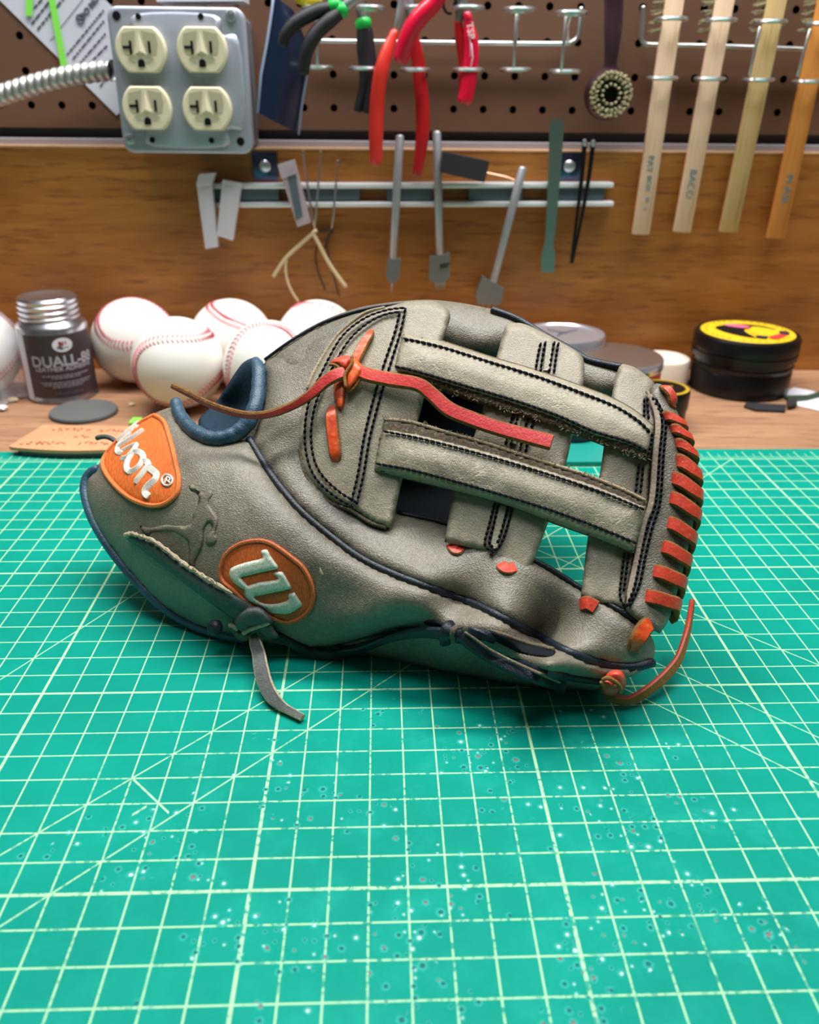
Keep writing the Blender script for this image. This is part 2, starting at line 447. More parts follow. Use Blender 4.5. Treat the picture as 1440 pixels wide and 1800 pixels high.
# cutting mat: printed grid, diagonals, rulers, punch dents
def mat_material():
    t = NT('cutting_mat_green')
    sep = t.n('ShaderNodeSeparateXYZ'); t.put(sep.inputs[0], t.obj())
    u = t.math('DIVIDE', sep.outputs[0], .0127); v = t.math('DIVIDE', sep.outputs[1], .0127)
    def near(x, per, half):
        q = t.math('DIVIDE', x, per); d = t.math('ABSOLUTE', t.math('SUBTRACT', q, t.math('ROUND', q)))
        d = t.math('MULTIPLY', d, per)
        return t.ramp(d, half * .8, half * 1.2, 1.0, 0.0)
    def line(a, b, c, half):          # a*u + b*v = c
        n = math.hypot(a, b)
        d = t.math('ABSOLUTE', t.math('SUBTRACT', t.math('ADD', t.math('MULTIPLY', u, a / n), t.math('MULTIPLY', v, b / n)), c / n))
        return t.ramp(d, half * .8, half * 1.2, 1.0, 0.0)
    def mx(*a):
        r = a[0]
        for x in a[1:]: r = t.math('MAXIMUM', r, x)
        return r
    def between(x, lo, hi):
        return t.math('MULTIPLY', t.math('GREATER_THAN', x, lo), t.math('LESS_THAN', x, hi))
    gu = mx(near(u, 1, .023), near(u, 8, .045)); gv = mx(near(v, 1, .023), near(v, 8, .045))
    inside = between(v, -24.1, 28.06)
    grid = t.math('MULTIPLY', mx(gu, gv), inside)
    dg = mx(line(-1, 1, 5, .022), line(-1, 1, 8, .022), line(1, 1, 19.5, .022), line(1, 1, 22.45, .022), line(1, 1, 28, .022))
    dg = t.math('MULTIPLY', dg, inside)
    d60 = t.math('MULTIPLY', line(-1.732, 1, 25.6, .022), between(u, -10.6, -3))
    tri = t.math('MULTIPLY', line(1, 1, .02, .03), between(u, -3.95, -2.62))
    tri2 = t.math('MULTIPLY', line(-1, 1, 6.2, .035), between(u, -3.62, -3.3))
    tick = t.math('MULTIPLY', near(u, .125, .014), between(v, 28.0, 28.45))
    tick2 = t.math('MULTIPLY', near(u, .5, .02), between(v, 28.0, 28.8))
    tick3 = t.math('MULTIPLY', near(u, 1, .03), between(v, 28.0, 29.1))
    pr = mx(grid, dg, d60, tri, tri2, t.math('MULTIPLY', mx(tick, tick2, tick3), .7))
    # wear: breaks in the print where it has been punched
    ex = t.math('MULTIPLY', t.math('SUBTRACT', u, 5.5), 1 / 15.0); ey = t.math('MULTIPLY', t.math('SUBTRACT', v, 1.0), 1 / 9.5)
    rr = t.math('ADD', t.math('MULTIPLY', ex, ex), t.math('MULTIPLY', ey, ey))
    used = t.math('MULTIPLY', t.ramp(rr, .25, 1.3, 1.0, 0.0), 1.0)
    wear = t.noise(420, 3, .6)
    keep = t.math('SUBTRACT', 1.0, t.math('MULTIPLY', t.math('MULTIPLY', t.math('MULTIPLY', t.ramp(wear, .5, .56), t.ramp(t.noise(40, 2), .42, .55)), used), .9))
    pr = t.math('MULTIPLY', pr, keep)
    g1 = t.noise(14, 4, .6); g2 = t.noise(120, 3, .6)
    base = t.mix(t.ramp(g1, .35, .65), rgba((0, 138, 121)), rgba((0, 150, 132)))
    base = t.mix(t.math('MULTIPLY', t.ramp(g2, .5, .8), .35), base, rgba((0, 130, 112)))
    # scuffed paler haze in the worked area
    hz = t.math('MULTIPLY', t.math('MULTIPLY', t.ramp(t.noise(60, 5, .7), .5, .75), used), .22)
    base = t.mix(hz, base, rgba((60, 200, 186)))
    col = t.mix(t.math('MULTIPLY', pr, .86), base, rgba((192, 236, 186)))
    # dents: voronoi cells, some of them holes
    norm = None
    for sc, rad, thr, seed in ((230, .16, .70, 0), (330, .14, .78, 3), (150, .13, .84, 7)):
        mp = t.n('ShaderNodeMapping'); t.put(mp.inputs[0], t.obj()); mp.inputs['Location'].default_value = (seed * .137, seed * .071, 0)
        fl = t.n('ShaderNodeVectorMath', operation='MULTIPLY'); t.put(fl.inputs[0], mp.outputs[0]); fl.inputs[1].default_value = (1, 1, 0)
        vn = t.n('ShaderNodeTexVoronoi', voronoi_dimensions='2D'); t.put(vn.inputs['Vector'], fl.outputs[0]); vn.inputs['Scale'].default_value = sc
        sp_ = t.n('ShaderNodeSeparateColor'); t.put(sp_.inputs[0], vn.outputs['Color'])
        clus = t.ramp(t.noise(26, 2, .5), .40, .62)
        sel = t.math('GREATER_THAN', t.math('MULTIPLY', t.math('MULTIPLY', sp_.outputs[0], t.ramp(rr, .2, 1.25, 1.0, .35)), t.math('ADD', .55, t.math('MULTIPLY', clus, .5))), thr)
        hole = t.math('MULTIPLY', t.ramp(vn.outputs['Distance'], rad * .7, rad, 1.0, 0.0), sel)
        halo = t.math('MULTIPLY', t.ramp(vn.outputs['Distance'], rad * 1.0, rad * 2.3, 1.0, 0.0), sel)
        col = t.mix(t.math('MULTIPLY', halo, .34), col, rgba((96, 214, 204)))
        pale = t.math('GREATER_THAN', sp_.outputs[1], .62); red = t.math('GREATER_THAN', sp_.outputs[2], .84)
        hc = t.mix(pale, rgba((22, 92, 92)), rgba((206, 236, 230))); hc = t.mix(red, hc, rgba((150, 96, 96)))
        col = t.mix(t.math('MULTIPLY', hole, .85), col, hc)
        norm = t.bump(hole, -.0008, .7, norm)
    norm = t.bump(t.noise(500, 3), .0001, .35, norm)
    M['mat'] = t.out(col, t.ramp(g2, .3, .7, .5, .65), 0.0, norm, .08)
mat_material()
# ------------------------------------------------------------------ setting: bench, wall, mat
BZ = -.003                                            # bench top; the mat's face is z = 0
Z3 = Vector((0, 0, 1))
AXW = (WU, -WN, Z3)
def wbox(u0, u1, o0, o1, z0, z1, mb=None, bev=0, m=0):
    mb = mb or MB()
    return mb.box(wxyz((u0 + u1) / 2, (o0 + o1) / 2, (z0 + z1) / 2), (u1 - u0, o1 - o0, z1 - z0), AXW, bev, m)
fl = mk('floor', [(-2, -1.9, -.93), (2, -1.9, -.93), (2, .9, -.93), (-2, .9, -.93)], [(0, 1, 2, 3)], M['floor_grey'], smooth=False); fl['kind'] = 'structure'
for nm, a in (('ceiling', [(-2, -1.9, 1.57), (2, -1.9, 1.57), (2, .9, 1.57), (-2, .9, 1.57)]), ('wall_front', [(-2, -1.9, -.93), (2, -1.9, -.93), (2, -1.9, 1.57), (-2, -1.9, 1.57)]),
              ('wall_left', [(-2, -1.9, -.93), (-2, .9, -.93), (-2, .9, 1.57), (-2, -1.9, 1.57)]), ('wall_right', [(2, -1.9, -.93), (2, .9, -.93), (2, .9, 1.57), (2, -1.9, 1.57)])):
    mk(nm, a, [(0, 1, 2, 3)], M['white_ceiling' if nm == 'ceiling' else 'room_wall'], smooth=False)['kind'] = 'structure'
wl = wbox(-1.66, 2.3, -.03, -.017, -.93, 1.568).build('wall_back', M['grey_wall'], smooth=False); wl['kind'] = 'structure'

wb = thing('workbench', wxyz(.32, .45, -.93), 'worn brown wooden workbench top under the green cutting mat', 'workbench')
wbox(-.75, 1.4, -.0165, .96, -.033, BZ, bev=.002).build('bench_top', M['bench_wood'], wb)
for a, b in ((-.7, .05), (1.3, .05), (-.7, .9), (1.3, .9)):
    wbox(a, a + .06, b - .04, b + .02, -.93, -.033).build('leg', M['bench_wood'], wb, smooth=False)

bp = thing('wooden_backsplash', wxyz(.32, .01, BZ), 'orange brown wooden panel standing along the back of the bench', 'panel')
PZ = .189
wbox(-.75, 1.4, .0005, .019, BZ, PZ - .0012).build('panel_board', M['panel_wood'], bp, smooth=False)
wbox(-.75, 1.4, .0003, .0193, PZ - .0012, PZ).build('top_edge', M['panel_edge_wood'], bp, smooth=False)

wbox(-.75, 1.4, -.0158, .0002, PZ - .02, .1945, bev=.0008).build('grey_cleat', M['grey_trim'], bp, smooth=False, label='grey strip between the panel and the pegboard')  # added strip standing in for the lit wall in the gap

# pegboard with real holes: columns u = i inch, rows z = z0 + k inch
pg = thing('pegboard', wxyz(.32, -.003, .203), 'dark brown pegboard with rows of round holes holding the tools', 'pegboard')
def pegboard():
    P0z = .219797; s = .0254; r = .0031; th = .0048
    vs = []; fs = []; mi = []
    n = 12
    i0, i1, k0, k1 = -16, 44, -1, 8
    def cell(i, k, zlo, zhi):
        cu, cz = i * s, P0z + k * s
        b = len(vs)
        for j in range(n):
            a = 2 * math.pi * j / n + math.pi / n; ca, sa = math.cos(a), math.sin(a)
            vs.append(wxyz(cu + r * ca, 0, cz + r * sa))
            vs.append(wxyz(cu + r * ca, -th, cz + r * sa))
            q = max(abs(ca), abs(sa)); x, y = ca / q * s / 2, sa / q * s / 2
            y = max(zlo - cz, min(zhi - cz, y))
            vs.append(wxyz(cu + x, 0, cz + y))
        for j in range(n):
            a, c = b + 3 * j, b + 3 * ((j + 1) % n)
            fs.append((a, c, c + 2, a + 2)); mi.append(0)
            fs.append((a, a + 1, c + 1, c)); mi.append(1)
    zb = .2025
    for i in range(i0, i1):
        for k in range(0, k1):
            cz = P0z + k * s
            cell(i, k, cz - s / 2, cz + s / 2)
    mk('board_face', vs, fs, [M['pegboard_brown'], M['hole_dark']], pg, smooth=False, midx=mi)
    u0, u1 = (i0 - .5) * s, (i1 - .5) * s; MB().add([wxyz(u0, 0, zb), wxyz(u1, 0, zb), wxyz(u1, 0, P0z - s / 2), wxyz(u0, 0, P0z - s / 2)], [(0, 1, 2, 3)]).build('board_margin', M['pegboard_brown'], pg, smooth=False); zt = P0z + (k1 - .5) * s
    mb = MB()
    a = [wxyz(u, o, z) for u, o, z in ((u0, 0, zb), (u1, 0, zb), (u1, -th, zb), (u0, -th, zb))]
    mb.add(a, [(0, 1, 2, 3)])
    a = [wxyz(u, o, z) for u, o, z in ((u0, 0, zt), (u1, 0, zt), (u1, -th, zt), (u0, -th, zt))]
    mb.add(a, [(3, 2, 1, 0)])
    mb.build('board_edge', M['pegboard_brown'], pg, smooth=False)
    wbox(u0, u1, -.0165, -.006, zb + .012, zt).build('backing_strip', M['hole_dark'], pg, smooth=False)  # added dark sheet in place of the shade behind the holes
pegboard()

# cutting mat, its own axes on the printed grid
MO = Vector((-.0499536, .1887035, 0)); MR = .0375
def mat_xy(u, v, z=0.0):
    c, s = math.cos(MR), math.sin(MR); x, y = u * .0127, v * .0127
    return Vector((MO.x + x * c - y * s, MO.y + x * s + y * c, z))
def cutting_mat():
    u0, u1, v0, v1 = -38.5, 45.5, -22.5, 29.5
    me = bpy.data.meshes.new('cutting_mat'); bm = bmesh.new()
    r = .8; pts = []
    for cx, cy_, a0 in ((u1 - r, v1 - r, 0), (u0 + r, v1 - r, 90), (u0 + r, v0 + r, 180), (u1 - r, v0 + r, 270)):
        for a in range(0, 91, 15):
            t = math.radians(a0 + a); pts.append(((cx + r * math.cos(t)) * .0127, (cy_ + r * math.sin(t)) * .0127))
    top = [bm.verts.new((x, y, 0)) for x, y in pts]; bot = [bm.verts.new((x, y, BZ + .0001)) for x, y in pts]
    bm.faces.new(top); bm.faces.new(bot[::-1])
    for i in range(len(pts)): bm.faces.new((top[i - 1], bot[i - 1], bot[i], top[i]))
    bmesh.ops.recalc_face_normals(bm, faces=bm.faces)
    bm.to_mesh(me); bm.free(); me.materials.append(M['mat'])
    o = bpy.data.objects.new('cutting_mat', me); COL.objects.link(o); o.location = MO; o.rotation_euler = (0, 0, MR)
    tag(o, 'large green cutting mat with a pale printed grid and many punch marks', 'cutting mat')
cutting_mat()
# ------------------------------------------------------------------ things on the wall
def Wp(pts, off):                                      # pixel polyline at one distance from the pegboard
    return [W(p[0], p[1], p[2] if len(p) > 2 else off) for p in pts]
def slab(poly, off, th, mb=None, m=0):
    """flat plate: pixel polygon on the wall plane at off, th thick towards the wall"""
    mb = mb or MB(); k = len(poly)
    a = [W(x, y, off) for x, y in poly]; b = [p - WN * th for p in a]
    return mb.add(a + b, [list(range(k)), list(range(2 * k - 1, k - 1, -1))] + [(i, (i + 1) % k, k + (i + 1) % k, k + i) for i in range(k)], m)
def text_mesh(body, size, origin, X, Y, mat, parent, name='lettering', align='CENTER', depth=.0002, bold=0.0, curve=None):
    c = bpy.data.curves.new('t', 'FONT'); c.body = body; c.size = size; c.align_x = align; c.align_y = 'CENTER'
    c.extrude = depth; c.offset = bold; c.resolution_u = 3
    o = bpy.data.objects.new('t', c); COL.objects.link(o)
    dg = bpy.context.evaluated_depsgraph_get(); me = o.evaluated_get(dg).to_mesh()
    X = Vector(X); Y = Vector(Y); Z = X.cross(Y)
    if curve is None: vs = [Vector(origin) + X * v.co.x + Y * v.co.y + Z * v.co.z for v in me.vertices]
    else: vs = [curve(v.co.x, v.co.y, v.co.z) for v in me.vertices]
    fs = [list(p.vertices) for p in me.polygons]
    o.evaluated_get(dg).to_mesh_clear(); bpy.data.objects.remove(o, do_unlink=True); bpy.data.curves.remove(c)
    ob = mk(name, vs, fs, mat, parent, smooth=False); return ob

# paper and green strips behind the outlet box
p = slab([(-60, -58), (205, 203), (300, 112), (181, -4), (150, -60)], .0008, .0004).build('printed_paper', M['paper_white'], None, smooth=False)
tag(p, 'white printed instruction sheet pinned slanting behind the grey outlet box', 'paper')
def on_paper():
    A = W(5, 8, .0012); B = W(205, 203, .0012); C = W(150, -120, .0012)
    e = (B - A).normalized(); t = WN.cross(e).normalized()
    if t.z < 0: t = -t
    # reading direction runs up and to the right, lines step down along e
    return A, e, t
_A, _e, _t = on_paper()
rd = (W(195, 62, .0012) - W(135, 105, .0012)); rd = (W(150, 20, .0012) - W(120, 60, .0012)).normalized(); up = WN.cross(rd) * -1
up = -(WN.cross(rd)) if (WN.cross(rd)).dot(WU) > 0 else WN.cross(rd)
text_mesh('DO NOT', .0062, W(160, 10, .0012), rd, up, M['ink_grey'], p, bold=.00015)
mb = MB(); c0 = W(141, 33, .0013)
mb.tube([c0 + rd * (.0032 * math.cos(a)) + up * (.0032 * math.sin(a)) for a in np.linspace(0, 2 * math.pi, 17)], .0004, 6, cap=False)
mb.tube([c0 - rd * .002 + up * .002, c0 + rd * .002 - up * .002], .0004, 6)
mb.build('no_entry_mark', M['ink_grey'], p)
mb = MB()
rng = random.Random(4)
for (x0, y0, x1, y1, h) in ((118, 96, 182, 18, 5), (128, 104, 183, 36, 5), (138, 114, 186, 58, 5), (155, 114, 188, 80, 5), (176, 152, 192, 128, 5),
                            (56, 42, 96, -10, 5.5), (66, 52, 90, 22, 5.5), (100, 12, 112, -4, 6), (88, 70, 96, 63, 1.2), (105, 50, 146, -2, 1.2), (60, 14, 74, -2, 5.5)):
    n = max(1, int(math.hypot(x1 - x0, y1 - y0) / 7)); q = 0
    while q < n:
        l = rng.choice((.6, 1.1, 1.7)) if h > 2 else n
        a = W(x0 + (x1 - x0) * q / n, y0 + (y1 - y0) * q / n, .0011); b = W(x0 + (x1 - x0) * min(1, (q + l) / n), y0 + (y1 - y0) * min(1, (q + l) / n), .0011)
        d = (b - a); L = d.length
        if L > 0: mb.box((a + b) / 2, (L, h * .00027, .0002), (d / L, WN.cross(d / L), WN))
        q += l + .35
mb.build('printed_lines', M['ink_grey'], p, smooth=False)
for poly, lab in (([(46, -12), (58, -12), (56, 28), (45, 28)], 'short neon green strip stuck on the printed paper'),
                  ([(84, -8), (95, -8), (119, 122), (108, 124)], 'long neon green strip running down the paper to the conduit')):
    tag(slab(poly, .0022, .0006).build('green_strip', M['neon_green'], None, smooth=False), lab, 'strip', 'neon green strips')

# ---- outlet box
BO = .062
ob = thing('outlet_box', W(325, 270, .03), 'square galvanised outlet box with four ivory sockets on the pegboard', 'outlet box')
def face_pt(fx, fy, off):                              # fraction across the cover plate
    tl, tr, bl, br = W(188, 12, BO), W(428, 10, BO), W(213, 269, BO), W(443, 271, BO)
    p = tl * (1 - fx) * (1 - fy) + tr * fx * (1 - fy) + bl * (1 - fx) * fy + br * fx * fy
    return p + WN * off
cen = face_pt(.5, .5, 0); wid = (face_pt(1, .5, 0) - face_pt(0, .5, 0)).length; hei = (face_pt(.5, 0, 0) - face_pt(.5, 1, 0)).length
def rrect(c, w, h, r, off, n=6):
    out = []
    for sx, sz, a0 in ((1, 1, 0), (-1, 1, 90), (-1, -1, 180), (1, -1, 270)):
        for k in range(n + 1):
            a = math.radians(a0 + 90 * k / n)
            out.append(c + WU * (sx * (w / 2 - r) + r * math.cos(a)) + Z3 * (sz * (h / 2 - r) + r * math.sin(a)) + WN * off)
    return out
def loops(rings, cap0=True, cap1=True):
    mb = MB(); n = len(rings[0]); vs = [v for r in rings for v in r]
    fs = [(i * n + j, i * n + (j + 1) % n, (i + 1) * n + (j + 1) % n, (i + 1) * n + j) for i in range(len(rings) - 1) for j in range(n)]
    if cap0: fs.append(list(range(n)))
    if cap1: fs.append([(len(rings) - 1) * n + j for j in range(n)])
    return mb.add(vs, fs)
loops([rrect(cen, wid - .006, hei - .006, .006, -BO + .0005), rrect(cen, wid - .006, hei - .006, .006, -.012)]).build('box_body', M['galvanised_dark'], ob)
loops([rrect(cen, wid, hei, .008, -.0125), rrect(cen, wid, hei, .008, -.004), rrect(cen, wid - .001, hei - .001, .008, -.0034), rrect(cen, wid - .004, hei - .004, .008, -.0028),
       rrect(cen, wid - .0045, hei - .0045, .008, -.0028)]).build('cover_plate', M['galvanised'], ob)
# raised cross shaped middle of the cover
def cross_ring(off, g):
    w2, h2 = wid / 2 - .005 - g, hei / 2 - .005 - g; n = .017 + g * .6; pts = []
    base = [(-w2 + n, h2), (w2 - n, h2), (w2 - n * .75, h2 - n * .75), (w2, h2 - n), (w2, -h2 + n), (w2 - n * .75, -h2 + n * .75), (w2 - n, -h2), (-w2 + n, -h2), (-w2 + n * .75, -h2 + n * .75), (-w2, -h2 + n), (-w2, h2 - n), (-w2 + n * .75, h2 - n * .75)]
    q = resample(cr_(base, 4, True), .0022, True)
    return [cen + WU * float(x) + Z3 * float(z) + WN * off for x, z in q]
r0 = cross_ring(-.0028, 0); k = len(r0)
def fit(r): return [Vector(x) for x in np.stack([np.interp(np.linspace(0, 1, k, endpoint=False), np.linspace(0, 1, len(r), endpoint=False), [p[c] for p in r]) for c in range(3)], 1)]
loops([r0, fit(cross_ring(-.0004, .0012)), fit(cross_ring(0, .0026))], cap0=False).build('raised_centre', M['galvanised'], ob)
def socket(px, py):
    c = W(px, py, BO); off0 = c
    R, H = .0188, .0152
    def ring(s, off):
        out = []
        for j in range(40):
            a = 2 * math.pi * j / 40; x, z = R * math.cos(a), R * math.sin(a)
            out.append(c + WU * (x * s) + Z3 * (max(-H, min(H, z)) * s) + WN * off)
        return out
    f = loops([ring(1, 0), ring(1, .0045), ring(.985, .0056), ring(.94, .0062), ring(.9, .0062)], cap0=False).build('socket_face', M['ivory_plastic'], ob)
    # flat darker wedges, shade of hollows painted in, left and right of the middle ridge
    for sx in (-1, 1):
        poly = [(.0022, .0125), (.0125, .0105), (.0135, .004), (.0118, -.003), (.006, -.0045), (.0042, .002)]
        if sx < 0: poly = [(-x, z) for x, z in poly][::-1]
        a = [c + WU * x + Z3 * z + WN * .00635 for x, z in poly]
        MB().add(a, [list(range(6))]).build('recess', M['ivory_recess'], f, smooth=False)
    mb = MB()
    for dx, dz, w_, h_ in ((-.0068, .0012, .0018, .0092), (-.0098, .0016, .006, .0018), (.0072, .0018, .0018, .0078)):
        mb.box(c + WU * dx + Z3 * dz + WN * .0064, (w_, .0006, h_), AXW)
    mb.build('slot', M['black_part'], f, smooth=False)
    mb = MB()
    g = [(.0026 * math.cos(a), .0026 * math.sin(a)) for a in np.linspace(0, math.pi, 9)] + [(-.0026, -.0028), (.0026, -.0028)]
    mb.add([c + WU * float(x) + Z3 * float(z - .0088) + WN * .0068 for x, z in g], [list(range(len(g)))])
    mb.build('ground_hole', M['black_part'], f, smooth=False)
    mb = MB()                                          # tear shaped middle ridge and bosses over the ground hole
    mb.add([c + Z3 * .0118 + WN * .0064, c - WU * .0042 + WN * .0064 - Z3 * .003, c + WU * .0042 + WN * .0064 - Z3 * .003, c + WN * .0078 - Z3 * .001, c - Z3 * .0042 + WN * .0064],
           [(0, 1, 3), (0, 3, 2), (1, 4, 3), (3, 4, 2)])
    for sx in (-1, 1):
        mb.add([c + WU * (sx * .002) - Z3 * .0055 + WN * .0064, c + WU * (sx * .0105) - Z3 * .0068 + WN * .0064, c + WU * (sx * .0058) - Z3 * .0026 + WN * .0075, c + WU * (sx * .0038) - Z3 * .0088 + WN * .0064],
               [(0, 1, 2), (0, 3, 1)])
    mb.build('ridge', M['ivory_plastic'], f, smooth=False)
for q in ((250, 88), (357, 88), (261, 190), (366, 191)): socket(*q)
for q, big in (((203, 27), 1), ((422, 249), 1), ((243, 29), 0), ((353, 29), 0), ((268, 246), 0), ((372, 247), 0)):
    r = .0031 if big else .0022; c = W(q[0], q[1], BO)
    MB().lathe([(r * .2, 0), (r, 0), (r, .0002)], c + WN * (-.0027 if big else .0001), 18, WN).build('screw_hole', M['black_part'], ob)
for q in ((405, 27), (227, 245)):
    c = W(q[0], q[1], BO) - WN * .0028
    s_ = MB().lathe([(.0042, 0), (.0042, .001), (.0035, .0024), (.0015, .0028), (.0001, .0028)], c, 20, WN).build('screw', M['steel'], ob)
    mb = MB()
    for a in (.5, 2.07): mb.box(c + WN * .0028, (.0056, .0004, .0008), (WU * math.cos(a) + Z3 * math.sin(a), WN, WN.cross(WU * math.cos(a) + Z3 * math.sin(a))))
    mb.build('screw_slot', M['galvanised_dark'], s_, smooth=False)
text_mesh('1', .006, W(257, 140, BO + .0002), WU, Z3, M['steel'], ob, 'stamped_number')
text_mesh('2', .006, W(363, 141, BO + .0002), WU, Z3, M['steel'], ob, 'stamped_number')
wbox(0, .001, 0, .001, 0, .001)
cp_ = [W(x, y, BO - .01) for x, y in ((275, -6), (428, -10), (428, 1.5), (275, 2.5))]
tray = MB().add(cp_ + [p - WN * .03 for p in cp_], [(0, 1, 2, 3), (7, 6, 5, 4), (0, 4, 5, 1), (1, 5, 6, 2), (2, 6, 7, 3), (3, 7, 4, 0)]).build('plastic_tray', M['label_white'], None, smooth=False)
tag(tray, 'pale plastic tray edge resting on top of the outlet box', 'tray')

# ---- flexible conduit
def conduit():
    P = cr_([(-700, 178), (-450, 186), (-250, 192), (-90, 189), (-40, 181), (0, 168), (60, 149), (120, 134), (170, 126), (200, 124)], 40)
    pts = [W(x, y, .026) for x, y in P]
    L = np.r_[0, np.cumsum([(pts[i + 1] - pts[i]).length for i in range(len(pts) - 1)])]
    q = []; rs = []; s = 0; pitch = .0064
    while s < L[-1]:
        q.append(Vector([np.interp(s, L, [p[c] for p in pts]) for c in range(3)])); ph = (s % pitch) / pitch
        rs.append(.0062 + .0019 * max(0, math.sin(math.pi * ph)) ** .7); s += pitch / 8
    mb = MB(); n = 20; fr = frames(q); vs = []; fs = []
    for i, p0 in enumerate(q):
        T, N, B = fr[i]
        for j in range(n):
            a = 2 * math.pi * j / n
            vs.append(p0 + (N * math.cos(a) + B * math.sin(a)) * rs[i] + T * (.0022 * math.cos(a + .6)))
    for i in range(len(q) - 1):
        for j in range(n): fs.append((i * n + j, i * n + (j + 1) % n, (i + 1) * n + (j + 1) % n, (i + 1) * n + j))
    o = mb.add(vs, fs).build('flexible_conduit', M['conduit_metal'], None)
    tag(o, 'ribbed silver metal conduit running left out of the outlet box', 'conduit')
conduit()

# ---- navy plastic sheet hanging left of the pliers
ns = thing('navy_sheet', W(505, 215, .03), 'dark navy plastic sheet hanging between the outlet box and the black pliers', 'plastic sheet')
a = [(481, -8, .040), (478, 20, .042), (470, 72, .044), (459, 130, .046), (453, 198, .048)]; b = [(548, 45, .018), (545, 90, .020), (541, 130, .022), (536, 170, .022), (521, 232, .024)]
A = [W(*q) for q in a]; B = [W(*q) for q in b]
B[0] = W(516, 18, .024)
mb = MB(); n = 8; vs = []; fs = []
for i in range(5):
    for j in range(n + 1):
        t = j / n; p0 = A[i] * (1 - t) + B[i] * t + WN * (.006 * math.sin(math.pi * t)); vs.append(p0)
for i in range(4):
    for j in range(n): fs.append((i * (n + 1) + j, i * (n + 1) + j + 1, (i + 1) * (n + 1) + j + 1, (i + 1) * (n + 1) + j))
vb = [v - WN * .0012 for v in vs]; k = len(vs)
mb.add(vs + vb, fs + [tuple(x + k for x in f[::-1]) for f in fs]).build('sheet', M['navy_plastic'], ns)
MB().tube([x + WN * .0004 for x in A], .0014, 8, flat=.6).build('pale_edge', M['pale_plastic_edge'], ns, label='pale bevelled left edge')
MB().tube(Wp(cr_([(543, 100), (540, 128), (530, 190), (525, 236)], 4), .026), .0012, 8, flat=.6).build('rear_edge', M['pale_plastic_edge'], ns, label='thin pale lower right edge')
y_ = MB().tube(Wp([(522, -4), (535, -1), (552, 1), (562, -3)], .03), [.004, .005, .005, .004], 10).build('yellow_cap', M['yellow_plastic'], None)
tag(y_, 'small yellow plastic cap peeking in at the top above the black pliers', 'cap')

# ---- wire tool racks
def ring(mb, c, rx, ry, wr, n=28):
    mb.tube([c + WU * (rx * math.cos(a)) + WN * (ry * math.sin(a)) for a in np.linspace(0, 2 * math.pi, n + 1)], wr, 8, cap=False, nrm=Z3)
RO = .034
def rack(name, label, bar, ups, lows, rods, loc):
    t = thing(name, loc, label, 'tool rack', 'wire tool racks')
    MB().tube(Wp(bar, .008), .0019, 10).build('rail', M['zinc_wire'], t)
    for x, y in ups + lows:
        mb = MB(); c = W(x, y, RO); ring(mb, c, .0112, .0115, .0017)
        o = mb.build('holder_ring', M['zinc_wire'], t)
    mb = None
    for x0, y0, x1, y1 in rods:
        MB().tube(Wp([(x0, y0), (x1, y1)], RO + .0112), .0012, 8).build('upright_wire', M['zinc_wire'], t)
    for x, y in ups:
        a = W(x, y, RO - .0112); b = W(x - 6, 77 if x < 1100 else 82, .0095)
        MB().tube([a, Vector((a.x, a.y, (a.z + b.z) / 2 + .002)) - WN * .01, b], .0012, 8).build('arm_wire', M['zinc_wire'], t)
    return t
rack('wire_tool_rack', 'zinc wire rack of double rings holding the pliers, two of its rings empty',
     cr_([(552, 70), (556, 72), (700, 74), (850, 76), (985, 77), (1006, 74), (1016, 64), (1020, 40), (1022, 14)], 6),
     [(560, 15), (648, 14), (736, 14), (824, 14), (913, 17), (1005, 23)], [(558, 119), (641, 121), (729, 123), (823, 123), (907, 123), (993, 126)],
     [(556, 20, 558, 116), (908, 26, 903, 120), (995, 31, 987, 122)], W(780, 75, .0))
rack('wire_tool_rack', 'zinc wire rack on the right holding four long wooden brushes',
     cr_([(1131, 12), (1130, 40), (1128, 66), (1133, 76), (1150, 79), (1250, 81), (1340, 84), (1420, 87), (1500, 90)], 6),
     [(1181, 34), (1268, 36), (1356, 39), (1446, 43)], [(1165, 138), (1248, 139), (1334, 141), (1421, 144)],
     [(1336, 48, 1318, 132), (1424, 52, 1402, 134)], W(1300, 85, .0))

# ---- pliers
def plier_grips(t, grips, mat, off, ring_=None, seg=7):
    for pts, r in grips:
        P = cr_([(x, y, o) for x, y, o in pts], seg); k = len(P)
        rr = [float(np.interp(i / (k - 1), np.linspace(0, 1, len(r)), r)) for i in range(k)]
        MB().tube([W(x, y, o) for x, y, o in P], rr, 14).build('handle', mat, t)
def band(t, p0, p1, off, r): MB().tube([W(*p0, off), W(*p1, off)], r, 14).build('green_band', M['green_band'], t)
pa = thing('pliers', W(560, 100, .05), 'black handled pliers with green bands, handles swung apart over the navy sheet', 'pliers', 'pliers on the wire rack')
plier_grips(pa, [([(583, 14, .064), (562, 18, .066), (540, 28, .068), (518, 42, .069), (503, 60, .069), (497, 78, .068)], [.0046, .0052, .0052, .005, .0046, .004]),
                 ([(598, 22, .066), (580, 36, .068), (562, 52, .069), (547, 72, .07), (538, 95, .07), (533, 127, .068)], [.0046, .0054, .0055, .0055, .005, .0046])], M['black_grip'], 0)
band(pa, (594, 7), (583, 13), .065, .0052); band(pa, (605, 14), (598, 22), .066, .0053)
MB().tube(Wp([(604, 14), (622, 0), (640, -16), (660, -40)], .066), [.0036, .004, .005, .006], 10).build('jaw', M['dull_steel'], pa)
MB().tube(Wp([(593, 8), (612, -6), (636, -20), (660, -40)], .062), [.0036, .004, .005, .006], 10).build('jaw', M['dull_steel'], pa)
pb = thing('pliers', W(640, 100, .034), 'slim black handled pliers with one green band hanging closed in a ring', 'pliers', 'pliers on the wire rack')
